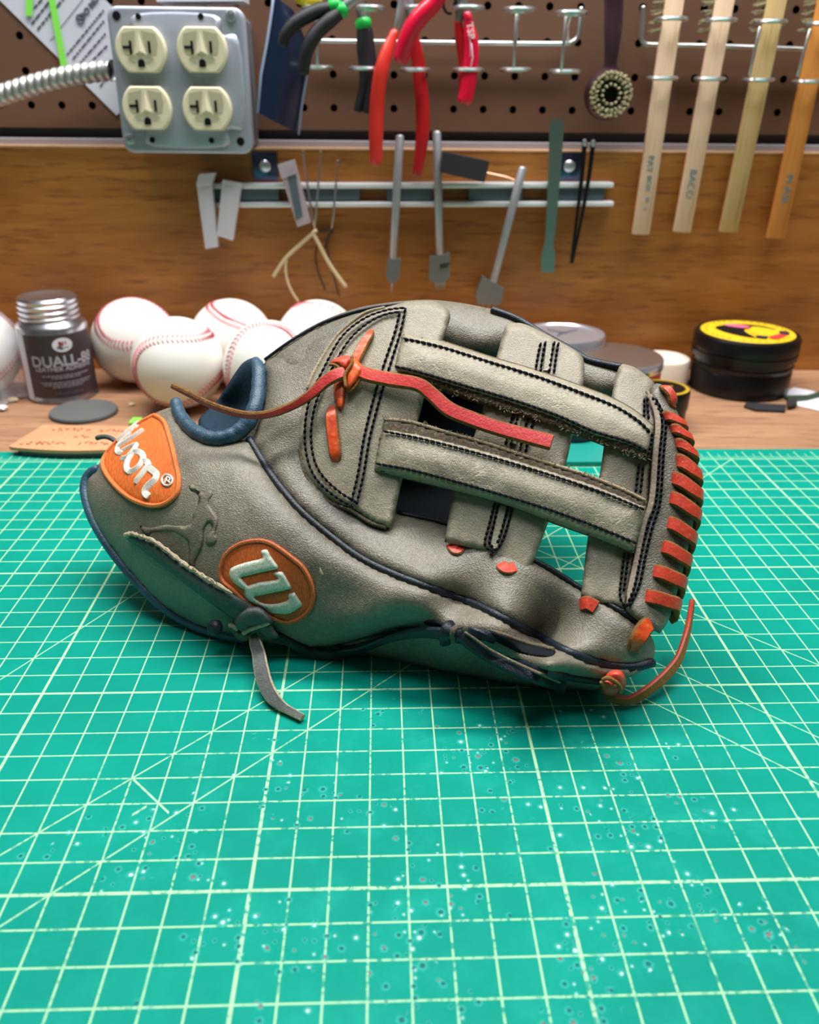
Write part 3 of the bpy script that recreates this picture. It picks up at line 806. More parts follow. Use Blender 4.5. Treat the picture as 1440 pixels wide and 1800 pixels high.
plier_grips(pb, [([(640, 50, .034), (641, 85, .034), (644, 120, .034), (641, 150, .034), (634, 175, .034), (629, 194, .034)], [.0058, .0064, .0062, .0045, .0038, .0036]),
                 ([(644, 52, .034), (648, 90, .034), (651, 120, .034), (651, 150, .034), (648, 175, .034), (645, 196, .034)], [.005, .0055, .0055, .0048, .0044, .0042])], M['black_grip'], 0)
band(pb, (638, 37), (640, 49), .034, .0064)
MB().tube(Wp([(638, 36), (634, 15), (633, -10), (634, -40)], .034), [.004, .0035, .004, .005], 10).build('jaw', M['dull_steel_dark'], pb)
pc = thing('pliers', W(705, 200, .04), 'long pliers with orange red vinyl handles hanging open below the rack', 'pliers', 'pliers on the wire rack')
plier_grips(pc, [([(694, 56, .040), (680, 92, .044), (669, 130, .048), (663, 180, .05), (661, 235, .052), (661, 286, .052)], [.0034, .0052, .0058, .006, .006, .005])], M['orange_red_vinyl'], 0)
plier_grips(pc, [([(727, 62, .034), (734, 100, .034), (739, 145, .034), (743, 195, .036), (742, 245, .038), (733, 306, .040)], [.004, .0052, .0056, .0058, .0056, .004])], M['deep_red_vinyl'], 0)
MB().tube(Wp([(697, 52), (703, 30), (708, 8), (712, -30)], .038), [.0026, .0034, .004, .005], 10).build('shank', M['dull_steel'], pc)
MB().tube(Wp([(727, 64), (722, 30), (718, 0), (712, -30)], .034), [.0026, .0034, .004, .005], 10).build('shank', M['dull_steel'], pc)
pd = thing('pliers', W(720, 60, .06), 'pliers with a fat glossy crimson handle crossing in front of the orange red pair', 'pliers', 'pliers on the wire rack')
plier_grips(pd, [([(775, -14, .066), (762, 6, .066), (744, 24, .067), (727, 46, .067), (715, 72, .066), (705, 104, .064)], [.0062, .0066, .0068, .0068, .0068, .0064])], M['crimson_vinyl'], 0)
MB().tube(Wp([(770, -6), (785, -28), (800, -50)], .064), [.004, .005, .006], 10).build('jaw', M['dull_steel'], pd)
pe = thing('pliers', W(820, 110, .036), 'small pliers with crimson handles and white print hanging closed in a ring', 'pliers', 'pliers on the wire rack')
plier_grips(pe, [([(821, 24, .038), (827, 60, .04), (829, 90, .04), (826, 125, .04), (822, 155, .04), (817, 178, .04)], [.003, .0054, .006, .0062, .0062, .006])], M['crimson_vinyl'], 0)
plier_grips(pe, [([(805, 38, .034), (809, 65, .034), (815, 95, .034), (816, 130, .034), (815, 165, .034)], [.003, .0044, .005, .0045, .004])], M['deep_red_vinyl'], 0)
MB().tube(Wp([(806, 40), (810, 15), (812, -20)], .034), [.003, .004, .005], 10).build('jaw', M['dull_steel_dark'], pe)
MB().tube(Wp([(820, 26), (814, 8), (808, -20)], .036), [.003, .0036, .005], 10).build('jaw', M['dull_steel_dark'], pe)
mb = MB(); c0 = W(791, 8, .04)
mb.tube([c0 + WU * (.005 * math.cos(a)) + Z3 * (.006 * math.sin(a)) for a in np.linspace(0, 5, 14)], .0011, 6).build('return_spring', M['black_steel'], pe)
dn = (W(831, 75, .047) - W(826, 40, .047)).normalized(); text_mesh('TSP', .0072, W(827, 54, .0468), dn, WN.cross(dn), M['white_print'], pe, 'printed_mark', bold=.0001)
MB().tube(Wp([(829, 76), (831, 100), (828, 118)], .0468), .0004, 6).build('printed_line', M['white_print'], pe)
MB().tube(Wp([(823, 48), (827, 75), (827, 100)], .0462), .0003, 6).build('printed_line', M['white_print'], pe)

# ---- round bristle brush
br_ = thing('dauber_brush', W(1072, 160, .02), 'dark plum brush with a round tuft of pale bristles hanging on the pegboard', 'brush')
c = W(1070, 166, .030)
MB().tube([W(x, y, o) for x, y, o in cr_([(1080, -30, .02), (1079, 20, .02), (1077, 70, .022), (1074, 105, .022), (1071, 135, .02), (1070, 166, .018)], 5)],
          [float(v) for v in np.interp(np.linspace(0, 1, 26), [0, .3, .52, .66, .8, 1], [.0078, .0074, .0058, .0052, .012, .017])], 16, flat=.5, nrm=WN).build('handle', M['plum_plastic'], br_)
MB().lathe([(.004, -.008), (.0185, -.008), (.0195, -.004), (.0175, .002), (.0168, .003)], c, 28, WN).build('head', M['plum_plastic'], br_)
mb = MB()
for rad, cnt in ((.0156, 26), (.0118, 20), (.0075, 12)):
    for j in range(cnt):
        a = 2 * math.pi * j / cnt + rad * 90; d = (WU * math.cos(a) + Z3 * math.sin(a))
        for q in range(9):
            e = d + Vector((rng.uniform(-.5, .5), 0, rng.uniform(-.5, .5)))
            b0 = c + d * rad * .85
            mb.tube([b0 + e * .0016, b0 + WN * (.008 + rng.uniform(0, .003)) + e * (.0024 if rad > .01 else .0008)], [.0010, .0008], 5)
mb.build('bristles', M['bristle'], br_, kind='stuff')
MB().lathe([(.0001, .0032), (.0155, .0032)], c, 24, WN, cap=False).build('bristle_bed', M['black_part'], br_)

# ---- four wooden brushes
def stick(tl, trr, bl, brr, mat, label, ink=None):
    off = RO; t = thing('wooden_brush', W((bl[0] + brr[0]) / 2, bl[1], off), label, 'brush', 'long wooden brushes in the right rack')
    def up(a, b): return (2.0 * a[0] - b[0], 2.0 * a[1] - b[1])
    A = [W(*tl, off), W(*trr, off), W(*brr, off), W(*bl, off)]
    ext = [A[0] + (A[0] - A[3]).normalized() * .05, A[1] + (A[1] - A[2]).normalized() * .05, A[2], A[3]]
    th = .0058
    def ringp(p, inset):
        return [p + (q - p) for q in [p]]
    xd = (ext[1] - ext[0]).normalized(); zd = (ext[0] - ext[3]).normalized(); yd = WN
    ctr = sum(ext, Vector()) / 4
    wv = ((ext[1] - ext[0]).length + (ext[2] - ext[3]).length) / 2; hv = (ext[0] - ext[3]).length
    zd = (ext[0] + ext[1] - ext[2] - ext[3]).normalized(); xd = (xd - zd * xd.dot(zd)).normalized()
    MB().box(ctr - WN * th / 2, (wv, th, hv), (xd, -WN, zd), .0009).build('handle', mat, t, ang=25)
    mb = MB()
    for row in range(9):
        b0 = A[0] + zd * (.006 * (row - 3.2)) - WN * .003
        for q in range(10):
            e = Vector((rng.uniform(-1, 1), rng.uniform(-1, 1), rng.uniform(-1, 1))) * .0013
            mb.tube([b0 + e * .6, b0 - xd * (.0058 + rng.uniform(0, .003)) + e * 1.4 - zd * .0015], [.0005, .0004], 4)
    mb.build('bristles', M['bristle'], t, kind='stuff')
    if ink:
        for words, px, py, sz in ink:
            text_mesh(words, sz, W(px, py, off + .0003), -zd, xd, M['blue_marker_ink'], t, 'handwriting', bold=-.00005)
    return t
stick((1171, 0), (1204, 0), (1113, 413), (1142, 413), M['pale_stick'], 'pale wooden brush nearest the round dauber, handwriting down its handle', [('PAT', 1143, 288, .0075), ('BOX', 1140, 322, .006), ('N', 1138, 351, .005), ('2', 1134, 367, .004)])
stick((1259, 0), (1293, 0), (1186, 409), (1214, 409), M['pale_stick'], 'pale wooden brush with a short blue green word, second from the dauber', [('BACO', 1215, 323, .0085)])
stick((1350, 0), (1385, 0), (1267, 409), (1296, 409), M['tan_stick'], 'stained tan wooden brush without writing, between the pale and orange ones')
stick((1438, 0), (1474, 0), (1351, 420), (1379, 420), M['orange_stick'], 'orange wooden brush at the rack end with a dark written word', [('M-ASE', 1384, 332, .0088)])

# ---- magnetic tool rail on the wooden panel
PO = .0196
mr = thing('magnetic_rail', W(715, 345, PO), 'steel magnetic tool rail screwed to the wooden panel', 'tool rail')
for y0, y1 in ((319, 330), (352, 363)):
    a, b = W(352, (y0 + y1) / 2 + 3, PO + .012), W(1079, (y0 + y1) / 2 + 1, PO + .012)
    d = (b - a); L = d.length; d.normalize()
    MB().box((a + b) / 2 - WN * .0055, (L, .013, .0042), (d, -WN, Z3), .0009).build('rail_strip', M['bright_steel'], mr, ang=25)
for x0, x1 in ((356, 402), (405, 490), (528, 632), (680, 760), (824, 918), (978, 1062)):
    a, b = W(x0, 342, PO + .008), W(x1, 342, PO + .008); d = b - a; L = d.length; d.normalize()
    MB().box((a + b) / 2 - WN * .003, (L, .009, .0098), (d, -WN, Z3), .0006).build('magnet_block', M['magnet_grey'], mr, ang=25)
for x, y in ((466, 292), (1001, 292)):
    c = W(x, y, PO + .001)
    t_ = MB().box(c - WN * .0006, (.0215, .0014, .022), AXW, .0005).build('mount_tab', M['blue_steel'], mr, ang=25)
    MB().lathe([(.0048, 0), (.0048, .001), (.0036, .0022), (.0001, .0026)], c + WN * .0001, 20, WN).build('screw', M['steel'], t_)
TO = PO + .0145                                          # tools cling to the front of the rail
def bar(t, name, pts, r, mat, off=TO, n=12, flat=1.0, dz=0):
    return MB().tube(Wp(pts, off + dz), r, n, flat=flat, nrm=WN).build(name, mat, t)
def iron(label, top, bot, head, teeth, rad):
    t = thing('pricking_iron', W(*bot, TO), label, 'leather tool', 'pricking irons on the magnetic rail')
    bar(t, 'shaft', [top, ((top[0] + bot[0]) / 2, (top[1] + bot[1]) / 2), bot], rad, M['dull_steel'], dz=rad)
    slab(head, TO + rad * 2, .008).build('head', M['dull_steel_dark'], t, smooth=False)
    mb = MB()
    for a, b in teeth: mb.tube(Wp([a, b], TO + rad), [.0011, .0005], 8)
    mb.build('teeth', M['dull_steel'], t)
    return t
iron('slim pricking iron with a narrow head, leftmost of the hanging steel irons', (703, 240), (691, 455), [(681, 456), (705, 456), (702, 488), (697, 497), (685, 497), (679, 488)], [((690, 496), (688, 514))], .0035)
i2 = iron('pricking iron with a square stamped head of four teeth, upright in the middle', (768, 233), (773, 450), [(756, 452), (791, 445), (791, 486), (782, 497), (765, 497), (754, 492)], [((766, 496), (766, 510)), ((771, 496), (771, 510)), ((776, 496), (776, 509)), ((781, 496), (780, 508))], .0035)
i3 = iron('pricking iron leaning right with its head down behind the glove', (919, 296), (866, 500), [(848, 486), (886, 508), (880, 535), (840, 535), (836, 520)], [((850, 534), (848, 545)), ((860, 534), (858, 545)), ((870, 534), (868, 545))], .0036)
for a, b in (((773, 466), (790, 462)), ((774, 470), (788, 467))):
    MB().tube(Wp([a, b], TO + .0072), .0006, 6).build('stamped_mark', M['black_part'], i2)
ab = slab([(780, 267), (861, 284), (852, 321), (774, 303)], TO + .014, .013).build('abrasive_block', M['abrasive_black'], None, smooth=False)
tag(ab, 'small black abrasive block lying tilted on the magnetic rail', 'abrasive block')
cw = MB().tube(Wp(cr_([(850, 303), (872, 308), (890, 312), (908, 319)], 4), TO + .003), .0011, 6).build('copper_wire', M['copper_wire'], None)
tag(cw, 'thin twisted copper coloured wire behind the leaning iron', 'wire')
# spatula
def plate(name, left, right, off, th, mat, label, cat):
    P = cr_(left, 5); Q = cr_(right, 5)
    poly = [tuple(p) for p in P] + [tuple(q) for q in Q[::-1]]
    mb = MB(); k = len(P); vs = [W(x, y, off) for x, y in P] + [W(x, y, off) for x, y in Q]; n = len(vs)
    fs = [(i, i + 1, k + i + 1, k + i) for i in range(k - 1)]
    back = [v - WN * th for v in vs]; rim = list(range(k)) + list(range(2 * k - 1, k - 1, -1))
    mb.add(vs + back, fs + [tuple(x + n for x in f[::-1]) for f in fs] + [(rim[i], rim[(i + 1) % n], rim[(i + 1) % n] + n, rim[i] + n) for i in range(n)])
    o = mb.build(name, mat, None, ang=30); return tag(o, label, cat)
plate('steel_spatula', [(975, 209), (968, 214), (966, 230), (964, 300), (960, 400), (957, 430), (952, 447), (952, 479)], [(982, 209), (989, 214), (991, 230), (986, 300), (977, 400), (973, 430), (976, 447), (974, 479)], TO + .001, .0012, M['green_steel'], 'green grey steel spatula standing upright on the magnetic rail', 'spatula')
tw = thing('tweezers', W(1004, 455, TO), 'black steel tweezers hanging tip down at the rail end', 'tweezers')
for a in ([(1028, 251), (1022, 320), (1012, 400), (1004, 462)], [(1043, 252), (1034, 320), (1020, 395), (1006, 462)]):
    bar(tw, 'arm', cr_(a, 4), [.0021 - .0009 * i / 12 for i in range(13)], M['black_steel'], dz=.002, flat=.5)
for x, y in ((1028, 250), (1043, 251)): bar(tw, 'bright_end', [(x, y - 4), (x, y + 6)], .0016, M['steel'], dz=.0024, flat=.5)
# translucent needle tubes
def tube_case(poly, mat, label, cap=None):
    t = thing('needle_tube', W(*poly[2], TO), label, 'plastic tube', 'plastic needle tubes on the rail')
    slab(poly, TO + .008, .008).build('case', mat, t, smooth=False)
    c = np.mean(np.array(poly), 0); inner = [tuple(c + (np.array(q) - c) * np.array((.5, .8))) for q in poly]
    slab(inner, TO + .0084, .0003).build('window', M['magnet_grey'] if mat is M['smoky_plastic'] else M['clear_plastic'], t, smooth=False)
    if cap: slab(cap, TO + .0095, .010).build('lid', mat, t, smooth=False)
tube_case([(345, 321), (372, 319), (383, 434), (361, 438)], M['clear_plastic'], 'frosted needle tube at the left end of the rail', [(350, 306), (378, 304), (372, 322), (345, 323)])
tube_case([(391, 316), (424, 323), (409, 423), (381, 414)], M['clear_plastic'], 'shorter frosted needle tube leaning right beside the end one')
tube_case([(488, 290), (517, 281), (546, 391), (523, 399)], M['smoky_plastic'], 'smoky see-through needle tube leaning left below the mount tab', [(488, 290), (517, 281), (522, 305), (495, 314)])
# needles and their thread
for pts, lab in (([(533, 273), (540, 320), (549, 380), (554, 402)], 'thin needle with cream thread, nearest the smoky tube'), ([(564, 274), (560, 320), (555, 380), (553, 402)], 'thin needle crossing the cream thread, next to the first'),
                 ([(594, 290), (590, 330), (586, 380), (583, 402)], 'thin needle with dark thread, third from the smoky tube')):
    t = thing('needle', W(*pts[-1], TO), lab, 'needle', 'needles on the magnetic rail')
    bar(t, 'shank', pts, [.0007, .0009, .0009, .0006], M['needle_steel'], dz=.001, n=6)
    c0 = W(*pts[0], TO + .001); MB().tube([c0 + WU * (.0009 * math.cos(a)) + Z3 * (.0015 + .0022 * math.sin(a)) for a in np.linspace(0, 6.28, 13)], .0004, 5, cap=False).build('eye', M['needle_steel'], t)
th1 = thing('thread', W(545, 470, TO), 'cream waxed thread ends hanging from the needles on the rail', 'thread', 'threads hanging from the needles')
for a, r in (([(556, 405), (530, 428), (506, 450), (493, 467), (481, 486)], .0017), ([(549, 408), (560, 428), (574, 455), (590, 480), (608, 504)], .0017), ([(504, 452), (502, 474), (506, 496), (514, 514), (524, 530)], .0012)):
    bar(th1, 'strand', cr_(a, 5), r, M['waxed_thread'], n=8, dz=.002)
th2 = thing('thread', W(585, 440, TO), 'dark brown thread ends hanging beside the cream thread', 'thread', 'threads hanging from the needles')  # strands drawn as the cast shadow of the cream threads
for a, r in (([(552, 404), (566, 406), (584, 402), (576, 420), (572, 436)], .0013), ([(574, 432), (580, 460), (588, 490), (596, 520)], .0008), ([(560, 420), (555, 450), (560, 480), (572, 510)], .0008)):
    bar(th2, 'strand', cr_(a, 5), r, M['dark_waxed_thread'], n=8, off=PO + .004)
# ------------------------------------------------------------------ things on the bench
def contact(px, py, z=BZ): return at_z(px, py, z)
# ---- baseballs
BR = .0365
def seam_curve(n):
    out = []
    for t in np.linspace(0, 4 * math.pi, n, endpoint=False):
        b = math.pi / 2 - (math.pi / 2 - .42) * math.cos(t); th = t / 2 + .42 * math.sin(2 * t)
        out.append(Vector((math.sin(b) * math.cos(th), math.sin(b) * math.sin(th), math.cos(b))))
    return out
def ball_meshes():
    mb = MB(); bm = bmesh.new(); bmesh.ops.create_icosphere(bm, subdivisions=5, radius=BR)
    me = bpy.data.meshes.new('cover'); S = np.array([tuple(v) for v in seam_curve(400)])
    for v in bm.verts:
        p = np.array(v.co.normalized()); d = math.acos(max(-1, min(1, float((S @ p).max()))))
        v.co *= 1 + .0105 * math.exp(-(d / .055) ** 2) - .012 * math.exp(-(d / .014) ** 2)
    for f in bm.faces: f.smooth = True
    bm.to_mesh(me); bm.free(); me.materials.append(M['baseball_leather'])
    mb = MB(); N = 150; C = seam_curve(N * 2)
    for i in range(0, len(C), 2):
        p = C[i]; T = (C[(i + 1) % len(C)] - C[i - 1]).normalized(); B = p.cross(T).normalized()
        for s in (-1, 1):
            a = (p + B * (.018 * s)) ; b = (p + B * (.108 * s) + T * .05)
            mid = ((a + b) / 2).normalized() * BR * 1.017
            mb.tube([a.normalized() * BR * 1.003, mid, b.normalized() * BR * 1.002], [.0004, .00055, .00035], 5)
    me2 = bpy.data.meshes.new('stitching'); me2.from_pydata(mb.v, [], mb.f); me2.materials.append(M['seam_thread'])
    me2.polygons.foreach_set('use_smooth', [True] * len(me2.polygons))
    return me, me2
BM1, BM2 = ball_meshes()
def baseball(c, q, label):
    t = thing('baseball', c, label, 'baseball', 'baseballs behind the glove'); t.rotation_mode = 'QUATERNION'; t.rotation_quaternion = Quaternion(q)
    last = t
    for nm, me in (('cover', BM1), ('stitching', BM2)):
        o = bpy.data.objects.new(nm, me); COL.objects.link(o); o.parent = t
        if nm == 'stitching': o['kind'] = 'stuff'
    return t
bz = BZ + BR * 1.034
for px, py, q, lab in ((237, 601, (.1879, .6562, .4665, .5626), 'baseball right behind the adhesive can, two red seams facing left'),
                       (313, 640, (-.3544, .499, .6187, -.4926), 'nearest whole baseball, large blank white side facing the glove opening'),
                       (408, 602, (-.0511, .251, .7961, .5483), 'rear baseball in the middle of the cluster, one seam slanting over its top'),
                       (474, 647, (.2682, -.0928, -.9497, .1328), 'baseball partly hidden by the blue rimmed opening of the glove'),
                       (559, 604, (-.4819, -.4593, -.7165, -.2084), 'rightmost baseball peeking over the grey glove'),
                       (-45, 620, (.2183, .3258, -.8624, .32), 'baseball in clear plastic wrap, cut by the left edge')):
    last_ball = baseball(at_z(px, py - 2, bz), q, lab)
# plastic wrap round the left ball
def wrap():
    c = at_z(-45, 618, bz); bm = bmesh.new(); bmesh.ops.create_icosphere(bm, subdivisions=4, radius=.0405)
    r2 = random.Random(2)
    for v in bm.verts:
        d = v.co.normalized(); k = math.sin(d.x * 21 + d.y * 9) * math.sin(d.z * 17 - d.x * 6)
        v.co = d * (.0396 + .0012 * k)
        if d.z < -.45: v.co = Vector((d.x * (.042 + .012 * max(0, k)), d.y * (.042 + .01 * max(0, k)), -.0353 - .0010 * (k > 0)))
    vs = [v.co + c for v in bm.verts]; fs = [[v.index for v in f.verts] for f in bm.faces]; bm.free()
    o = MB().add(vs, fs).build('plastic_wrap', M['clear_film'], None, label='clear crinkled plastic film'); o.parent = last_ball
    o.matrix_parent_inverse = (Matrix.Translation(last_ball.location) @ last_ball.rotation_quaternion.to_matrix().to_4x4()).inverted()
wrap()

# ---- adhesive can
def can():
    c = contact(112, 693); t = thing('adhesive_can', c, 'dark labelled tin of leather adhesive with a ribbed silver screw cap', 'can')
    r = .0280
    def zat(px, py): return at_y(px, py, c.y).z - c.z
    H = zat(97, 560)
    MB().lathe([(r * .94, .0), (r, .0008), (r + .0006, .002), (r, .0034), (r, H - .005), (r - .0015, H - .002), (r - .006, H + .002), (r - .0065, H + .003)], c, 56).build('body', M['tin_metal'], t)
    zt = zat(92, 519); rc = .0225
    p = [(rc, H + .001)]; z = H + .0015
    while z < zt - .004: p += [(rc + .0006, z), (rc + .0016, z + .0012), (rc + .0016, z + .0024), (rc + .0004, z + .0036)]; z += .0046
    p += [(rc + .001, zt - .002), (rc - .0005, zt), (rc - .004, zt), (rc - .005, zt - .0008), (.0001, zt - .0008)]
    MB().lathe(p, c, 56).build('screw_cap', M['tin_metal'], t)
    # label: wraps the front, blank silver strip at left
    z0, z1 = .0055, H - .0075
    def arc(a0, a1, zz0, zz1, rr, mat, name, n=26):
        vs = []; fs = []
        for k in range(n + 1):
            a = a0 + (a1 - a0) * k / n
            for zz in (zz0, zz1): vs.append(c + Vector((math.sin(a) * rr, -math.cos(a) * rr, zz)))
        fs = [(2 * k, 2 * k + 2, 2 * k + 3, 2 * k + 1) for k in range(n)]
        return MB().add(vs, fs).build(name, mat, t)
    base = math.atan2(-c.x, c.y) * -1                   # towards the camera
    fa = math.atan2(-c.x, c.y)
    lb = arc(fa - .92, fa + 2.2, z0, z1, r + .0003, M['can_label'], 'label')
    arc(fa - 1.25, fa - .95, z0 - .003, z1 + .004, r + .0003, M['label_white'], 'label_strip')
    mid = fa + .18
    def cyl(rr):
        return lambda x, y, z, zc=0, sx=1: c + Vector((math.sin(mid + x / r) * rr, -math.cos(mid + x / r) * rr, zc + y))
    def txt(body, size, zc, mat, bold=0.0, dx=0.0, sl=0.0):
        text_mesh(body, size, (0, 0, 0), (1, 0, 0), (0, 1, 0), mat, lb, 'printed_words', bold=bold,
                  curve=lambda x, y, z: c + Vector((math.sin(mid + (x + dx) / r) * (r + .0006), -math.cos(mid + (x + dx) / r) * (r + .0006), zc + y)))
    zz = lambda f: z0 + (z1 - z0) * f
    txt('DUALL-88', .0118, zz(.585), M['label_white'], .0003)
    txt('LEATHER ADHESIVE', .0054, zz(.47), M['label_white'], .0001)
    rr = random.Random(9)
    mb = MB()
    for f, w0 in ((.36, .019), (.325, .012), (.25, .021), (.215, .019), (.18, .012)):
        x = -w0
        while x < w0:
            l = rr.choice((.0015, .0024, .0032))
            pts = [c + Vector((math.sin(mid + q / r) * (r + .0006), -math.cos(mid + q / r) * (r + .0006), zz(f))) for q in (x, min(w0, x + l))]
            mb.box((pts[0] + pts[1]) / 2, ((pts[1] - pts[0]).length, .0002, .0010), ((pts[1] - pts[0]).normalized(), Z3.cross((pts[1] - pts[0]).normalized()), Z3)); x += l + .0008
    mb.build('small_print', M['label_grey'], lb, smooth=False)
    txt('4 FL OZ (118 ml)', .0030, zz(.075), M['label_grey'])
    mb = MB(); q = [c + Vector((math.sin(mid + .0078 * math.cos(a) / r + .02) * (r + .0007), -math.cos(mid + .0078 * math.cos(a) / r + .02) * (r + .0007), zz(.845) + .0058 * math.sin(a))) for a in np.linspace(0, 2 * math.pi, 29)[:-1]]
    mb.add(q, [list(range(28))]).build('oval_emblem', M['label_white'], lb)
    txt('RH', .0045, zz(.862), M['label_red'], .0003, .0006)
    mb = MB().add([c + Vector((math.sin(mid + x / r) * (r + .001), -math.cos(mid + x / r) * (r + .001), zz(.80) + y)) for x, y in ((-.004, -.0004), (.0052, -.0004), (.0052, .0004), (-.004, .0004))], [(0, 1, 2, 3)]).build('emblem_line', M['blue_marker_ink'], lb, smooth=False)
can()
# ---- rubber disc, leather tag
c = contact(148, 727); t = MB().lathe([(.0245, 0), (.0262, .0008), (.0264, .0024), (.0258, .0034), (.024, .0038), (.0001, .0038)], c, 48).build('rubber_disc', M['rubber_disc'], None, loc=c)
tag(t, 'round dark grey rubber disc lying in front of the adhesive can', 'disc')
def tag_piece():
    t = thing('leather_tag', at_z(130, 775, 0), 'tan leather tag with handwriting lying across the back edge of the mat', 'leather tag')
    def lay(poly, z0, z1, name, mat):
        k = len(poly); P = outline(poly, 6); a = [at_z(x, y, z1) for x, y in P]; b = [Vector((v.x, v.y, z0)) for v in a]; n = len(a)
        return MB().add(a + b, [list(range(n)), list(range(2 * n - 1, n - 1, -1))] + [(i, (i + 1) % n, n + (i + 1) % n, n + i) for i in range(n)]).build(name, mat, t, ang=50)
    lay([(16, 784), (16, 784), (76, 747), (76, 747), (262, 750), (262, 750), (250, 789), (250, 789), (120, 792), (30, 787)], .0042, .0066, 'top_layer', M['tan_tag_leather'])
    lay([(38, 792), (38, 792), (84, 752), (84, 752), (262, 755), (262, 755), (248, 794), (248, 794), (120, 796)], .0004, .0040, 'under_layer', M['rubber_disc'])
    mb = MB(); r2 = random.Random(5)
    for (x0, y0, x1) in ((34, 779, 108), (138, 779, 188), (92, 755, 160), (176, 757, 236), (130, 767, 150)):
        x = x0
        while x < x1:
            w_ = r2.uniform(4, 8); pts = [(x + w_ * a, y0 + r2.uniform(-3, 3)) for a in (0, .3, .6, 1)]
            mb.tube([at_z(a, b, .0068) for a, b in pts], .00032, 5); x += w_ + r2.choice((1, 2, 6))
    mb.build('handwriting', M['tag_ink'], t)
tag_piece()
g = MB().box(at_z(239, 742, BZ + .002), (.008, .012, .004), bev=.0008).build('green_block', M['neon_green'], None); tag(g, 'small bright green scrap behind the orange glove patch', 'scrap')
# crumbs on the bench near the wrap
for i, (x, y, s, mt, lab) in enumerate(((24, 706, .0032, 'waxed_thread', 'tan crumb beside the plastic wrap on the bench'), (4, 722, .004, 'label_white', 'white torn scrap near the plastic wrap, left edge'), (232, 713, .0022, 'waxed_thread', 'small tan crumb right of the rubber disc'))):
    bm = bmesh.new(); bmesh.ops.create_icosphere(bm, subdivisions=2, radius=s); c = contact(x, y) + Vector((0, 0, s * .55))
    vs = [Vector((v.co.x * 1.3, v.co.y, v.co.z * .55)) * (1 + .25 * math.sin(v.co.x * 3000 + v.co.z * 2000)) + c for v in bm.verts]; fs = [[v.index for v in f.verts] for f in bm.faces]; bm.free()
    tag(MB().add(vs, fs).build('crumb', M[mt], None), lab, 'crumb', 'crumbs on the bench')

# ---- right side tins
def tin_at(px, py, Y, hw):
    p = at_y(px, py, Y); d = (p - CAM).dot(FWD); return p, hw / F_PX * d
def big_tin():
    c = contact(1296, 681); t = thing('black_tin', c, 'large black screw tin with a yellow printed lid label', 'tin')
    zt = at_y(1312, 583, c.y).z - c.z; r = .0425; h = zt
    MB().lathe([(r - .002, 0), (r, .001), (r, h * .40), (r - .0008, h * .42), (r + .0004, h * .45), (r + .0004, h * .5), (r - .001, h * .52), (r - .001, h * .62)], c, 64).build('body', M['black_tin'], t)
    MB().lathe([(r + .0008, h * .61), (r + .0022, h * .62), (r + .0022, h * .70), (r + .0008, h * .715), (r + .0008, h * .74), (r + .0022, h * .755), (r + .0022, h - .0025), (r + .0008, h - .0004), (r - .002, h), (.0001, h)], c, 64).build('lid', M['black_tin'], t)
    top = c + Vector((0, 0, h))
    lb = MB().lathe([(r - .003, .0001), (r - .0034, .0005), (.0001, .0005)], top, 56).build('label', M['yellow_label'], t)
    X = Vector((math.cos(-.25), math.sin(-.25), 0)); Y = Vector((-X.y, X.x, 0))
    def blob(pts, mat, dz, nm='printed_shape'):
        q = cr_(pts, 6, True); MB().add([top + X * (x * r) + Y * (y * r) + Z3 * dz for x, y in q], [list(range(len(q)))]).build(nm, M[mat], lb, smooth=False)
    blob([(-.62, .18), (-.5, -.2), (-.15, -.5), (.1, -.55), (-.02, -.2), (-.05, .1), (.25, .3), (.58, .28), (.3, .55), (-.2, .55)], 'black_part', .0008)
    blob([(-.45, .38), (-.2, .22), (.06, .26), (.02, .42), (-.22, .5)], 'pink_ink', .0011)
    blob([(.15, .38), (.05, .05), (.12, -.3), (.4, -.34), (.62, -.05), (.5, .25)], 'yellow_label', .0011)
    blob([(.36, -.5), (.5, -.56), (.72, -.2), (.6, -.14), (.45, -.3)], 'red_ink', .0013)
    blob([(.62, -.14), (.78, -.12), (.78, .12), (.62, .12)], 'navy_ink', .0014)
    blob([(.1, -.56), (.28, -.6), (.34, -.42), (.16, -.4)], 'navy_ink', .0014)
    for i in range(36):
        a = 2 * math.pi * i / 36
        if i % 5 == 0: continue
        p = top + X * (math.cos(a) * r * .82) + Y * (math.sin(a) * r * .82) + Z3 * .0007
        e = X * -math.sin(a) + Y * math.cos(a)
        MB().box(p, (.0022, .0011, .0002), (e, Z3.cross(e), Z3)).build('printed_mark', M['black_part'], lb, smooth=False)
big_tin()
def brown_tin():
    p, r = tin_at(1080, 623, .683, 84); c = Vector((p.x, p.y, BZ)); h = p.z - BZ
    t = thing('round_tin', c, 'round tin with a flat brown lid and an orange sticker on its silver side', 'tin')
    MB().lathe([(r - .002, 0), (r - .0006, .001), (r - .0006, h - .009), (r + .0002, h - .0085)], c, 56).build('body', M['tin_metal'], t)
    MB().lathe([(r + .0002, h - .009), (r + .0008, h - .008), (r + .0008, h - .002), (r - .0004, h - .0004)], c, 56, cap=False).build('lid_rim', M['silver_lid'], t)
    MB().lathe([(r - .0002, h - .0006), (r - .002, h), (.0001, h)], c, 56, cap=False).build('lid', M['brown_lid'], t)
    vs = []; n = 12
    for k in range(n + 1):
        a = .32 + .80 * k / n
        for z in (.006, h - .0095): vs.append(c + Vector((math.sin(a) * (r + .0002), -math.cos(a) * (r + .0002), z)))
    MB().add(vs, [(2 * k, 2 * k + 2, 2 * k + 3, 2 * k + 1) for k in range(n)]).build('sticker', M['orange_label'], t)
brown_tin()
p, r = tin_at(1167, 627, .742, 46); c = Vector((p.x, p.y, BZ)); h = p.z - BZ
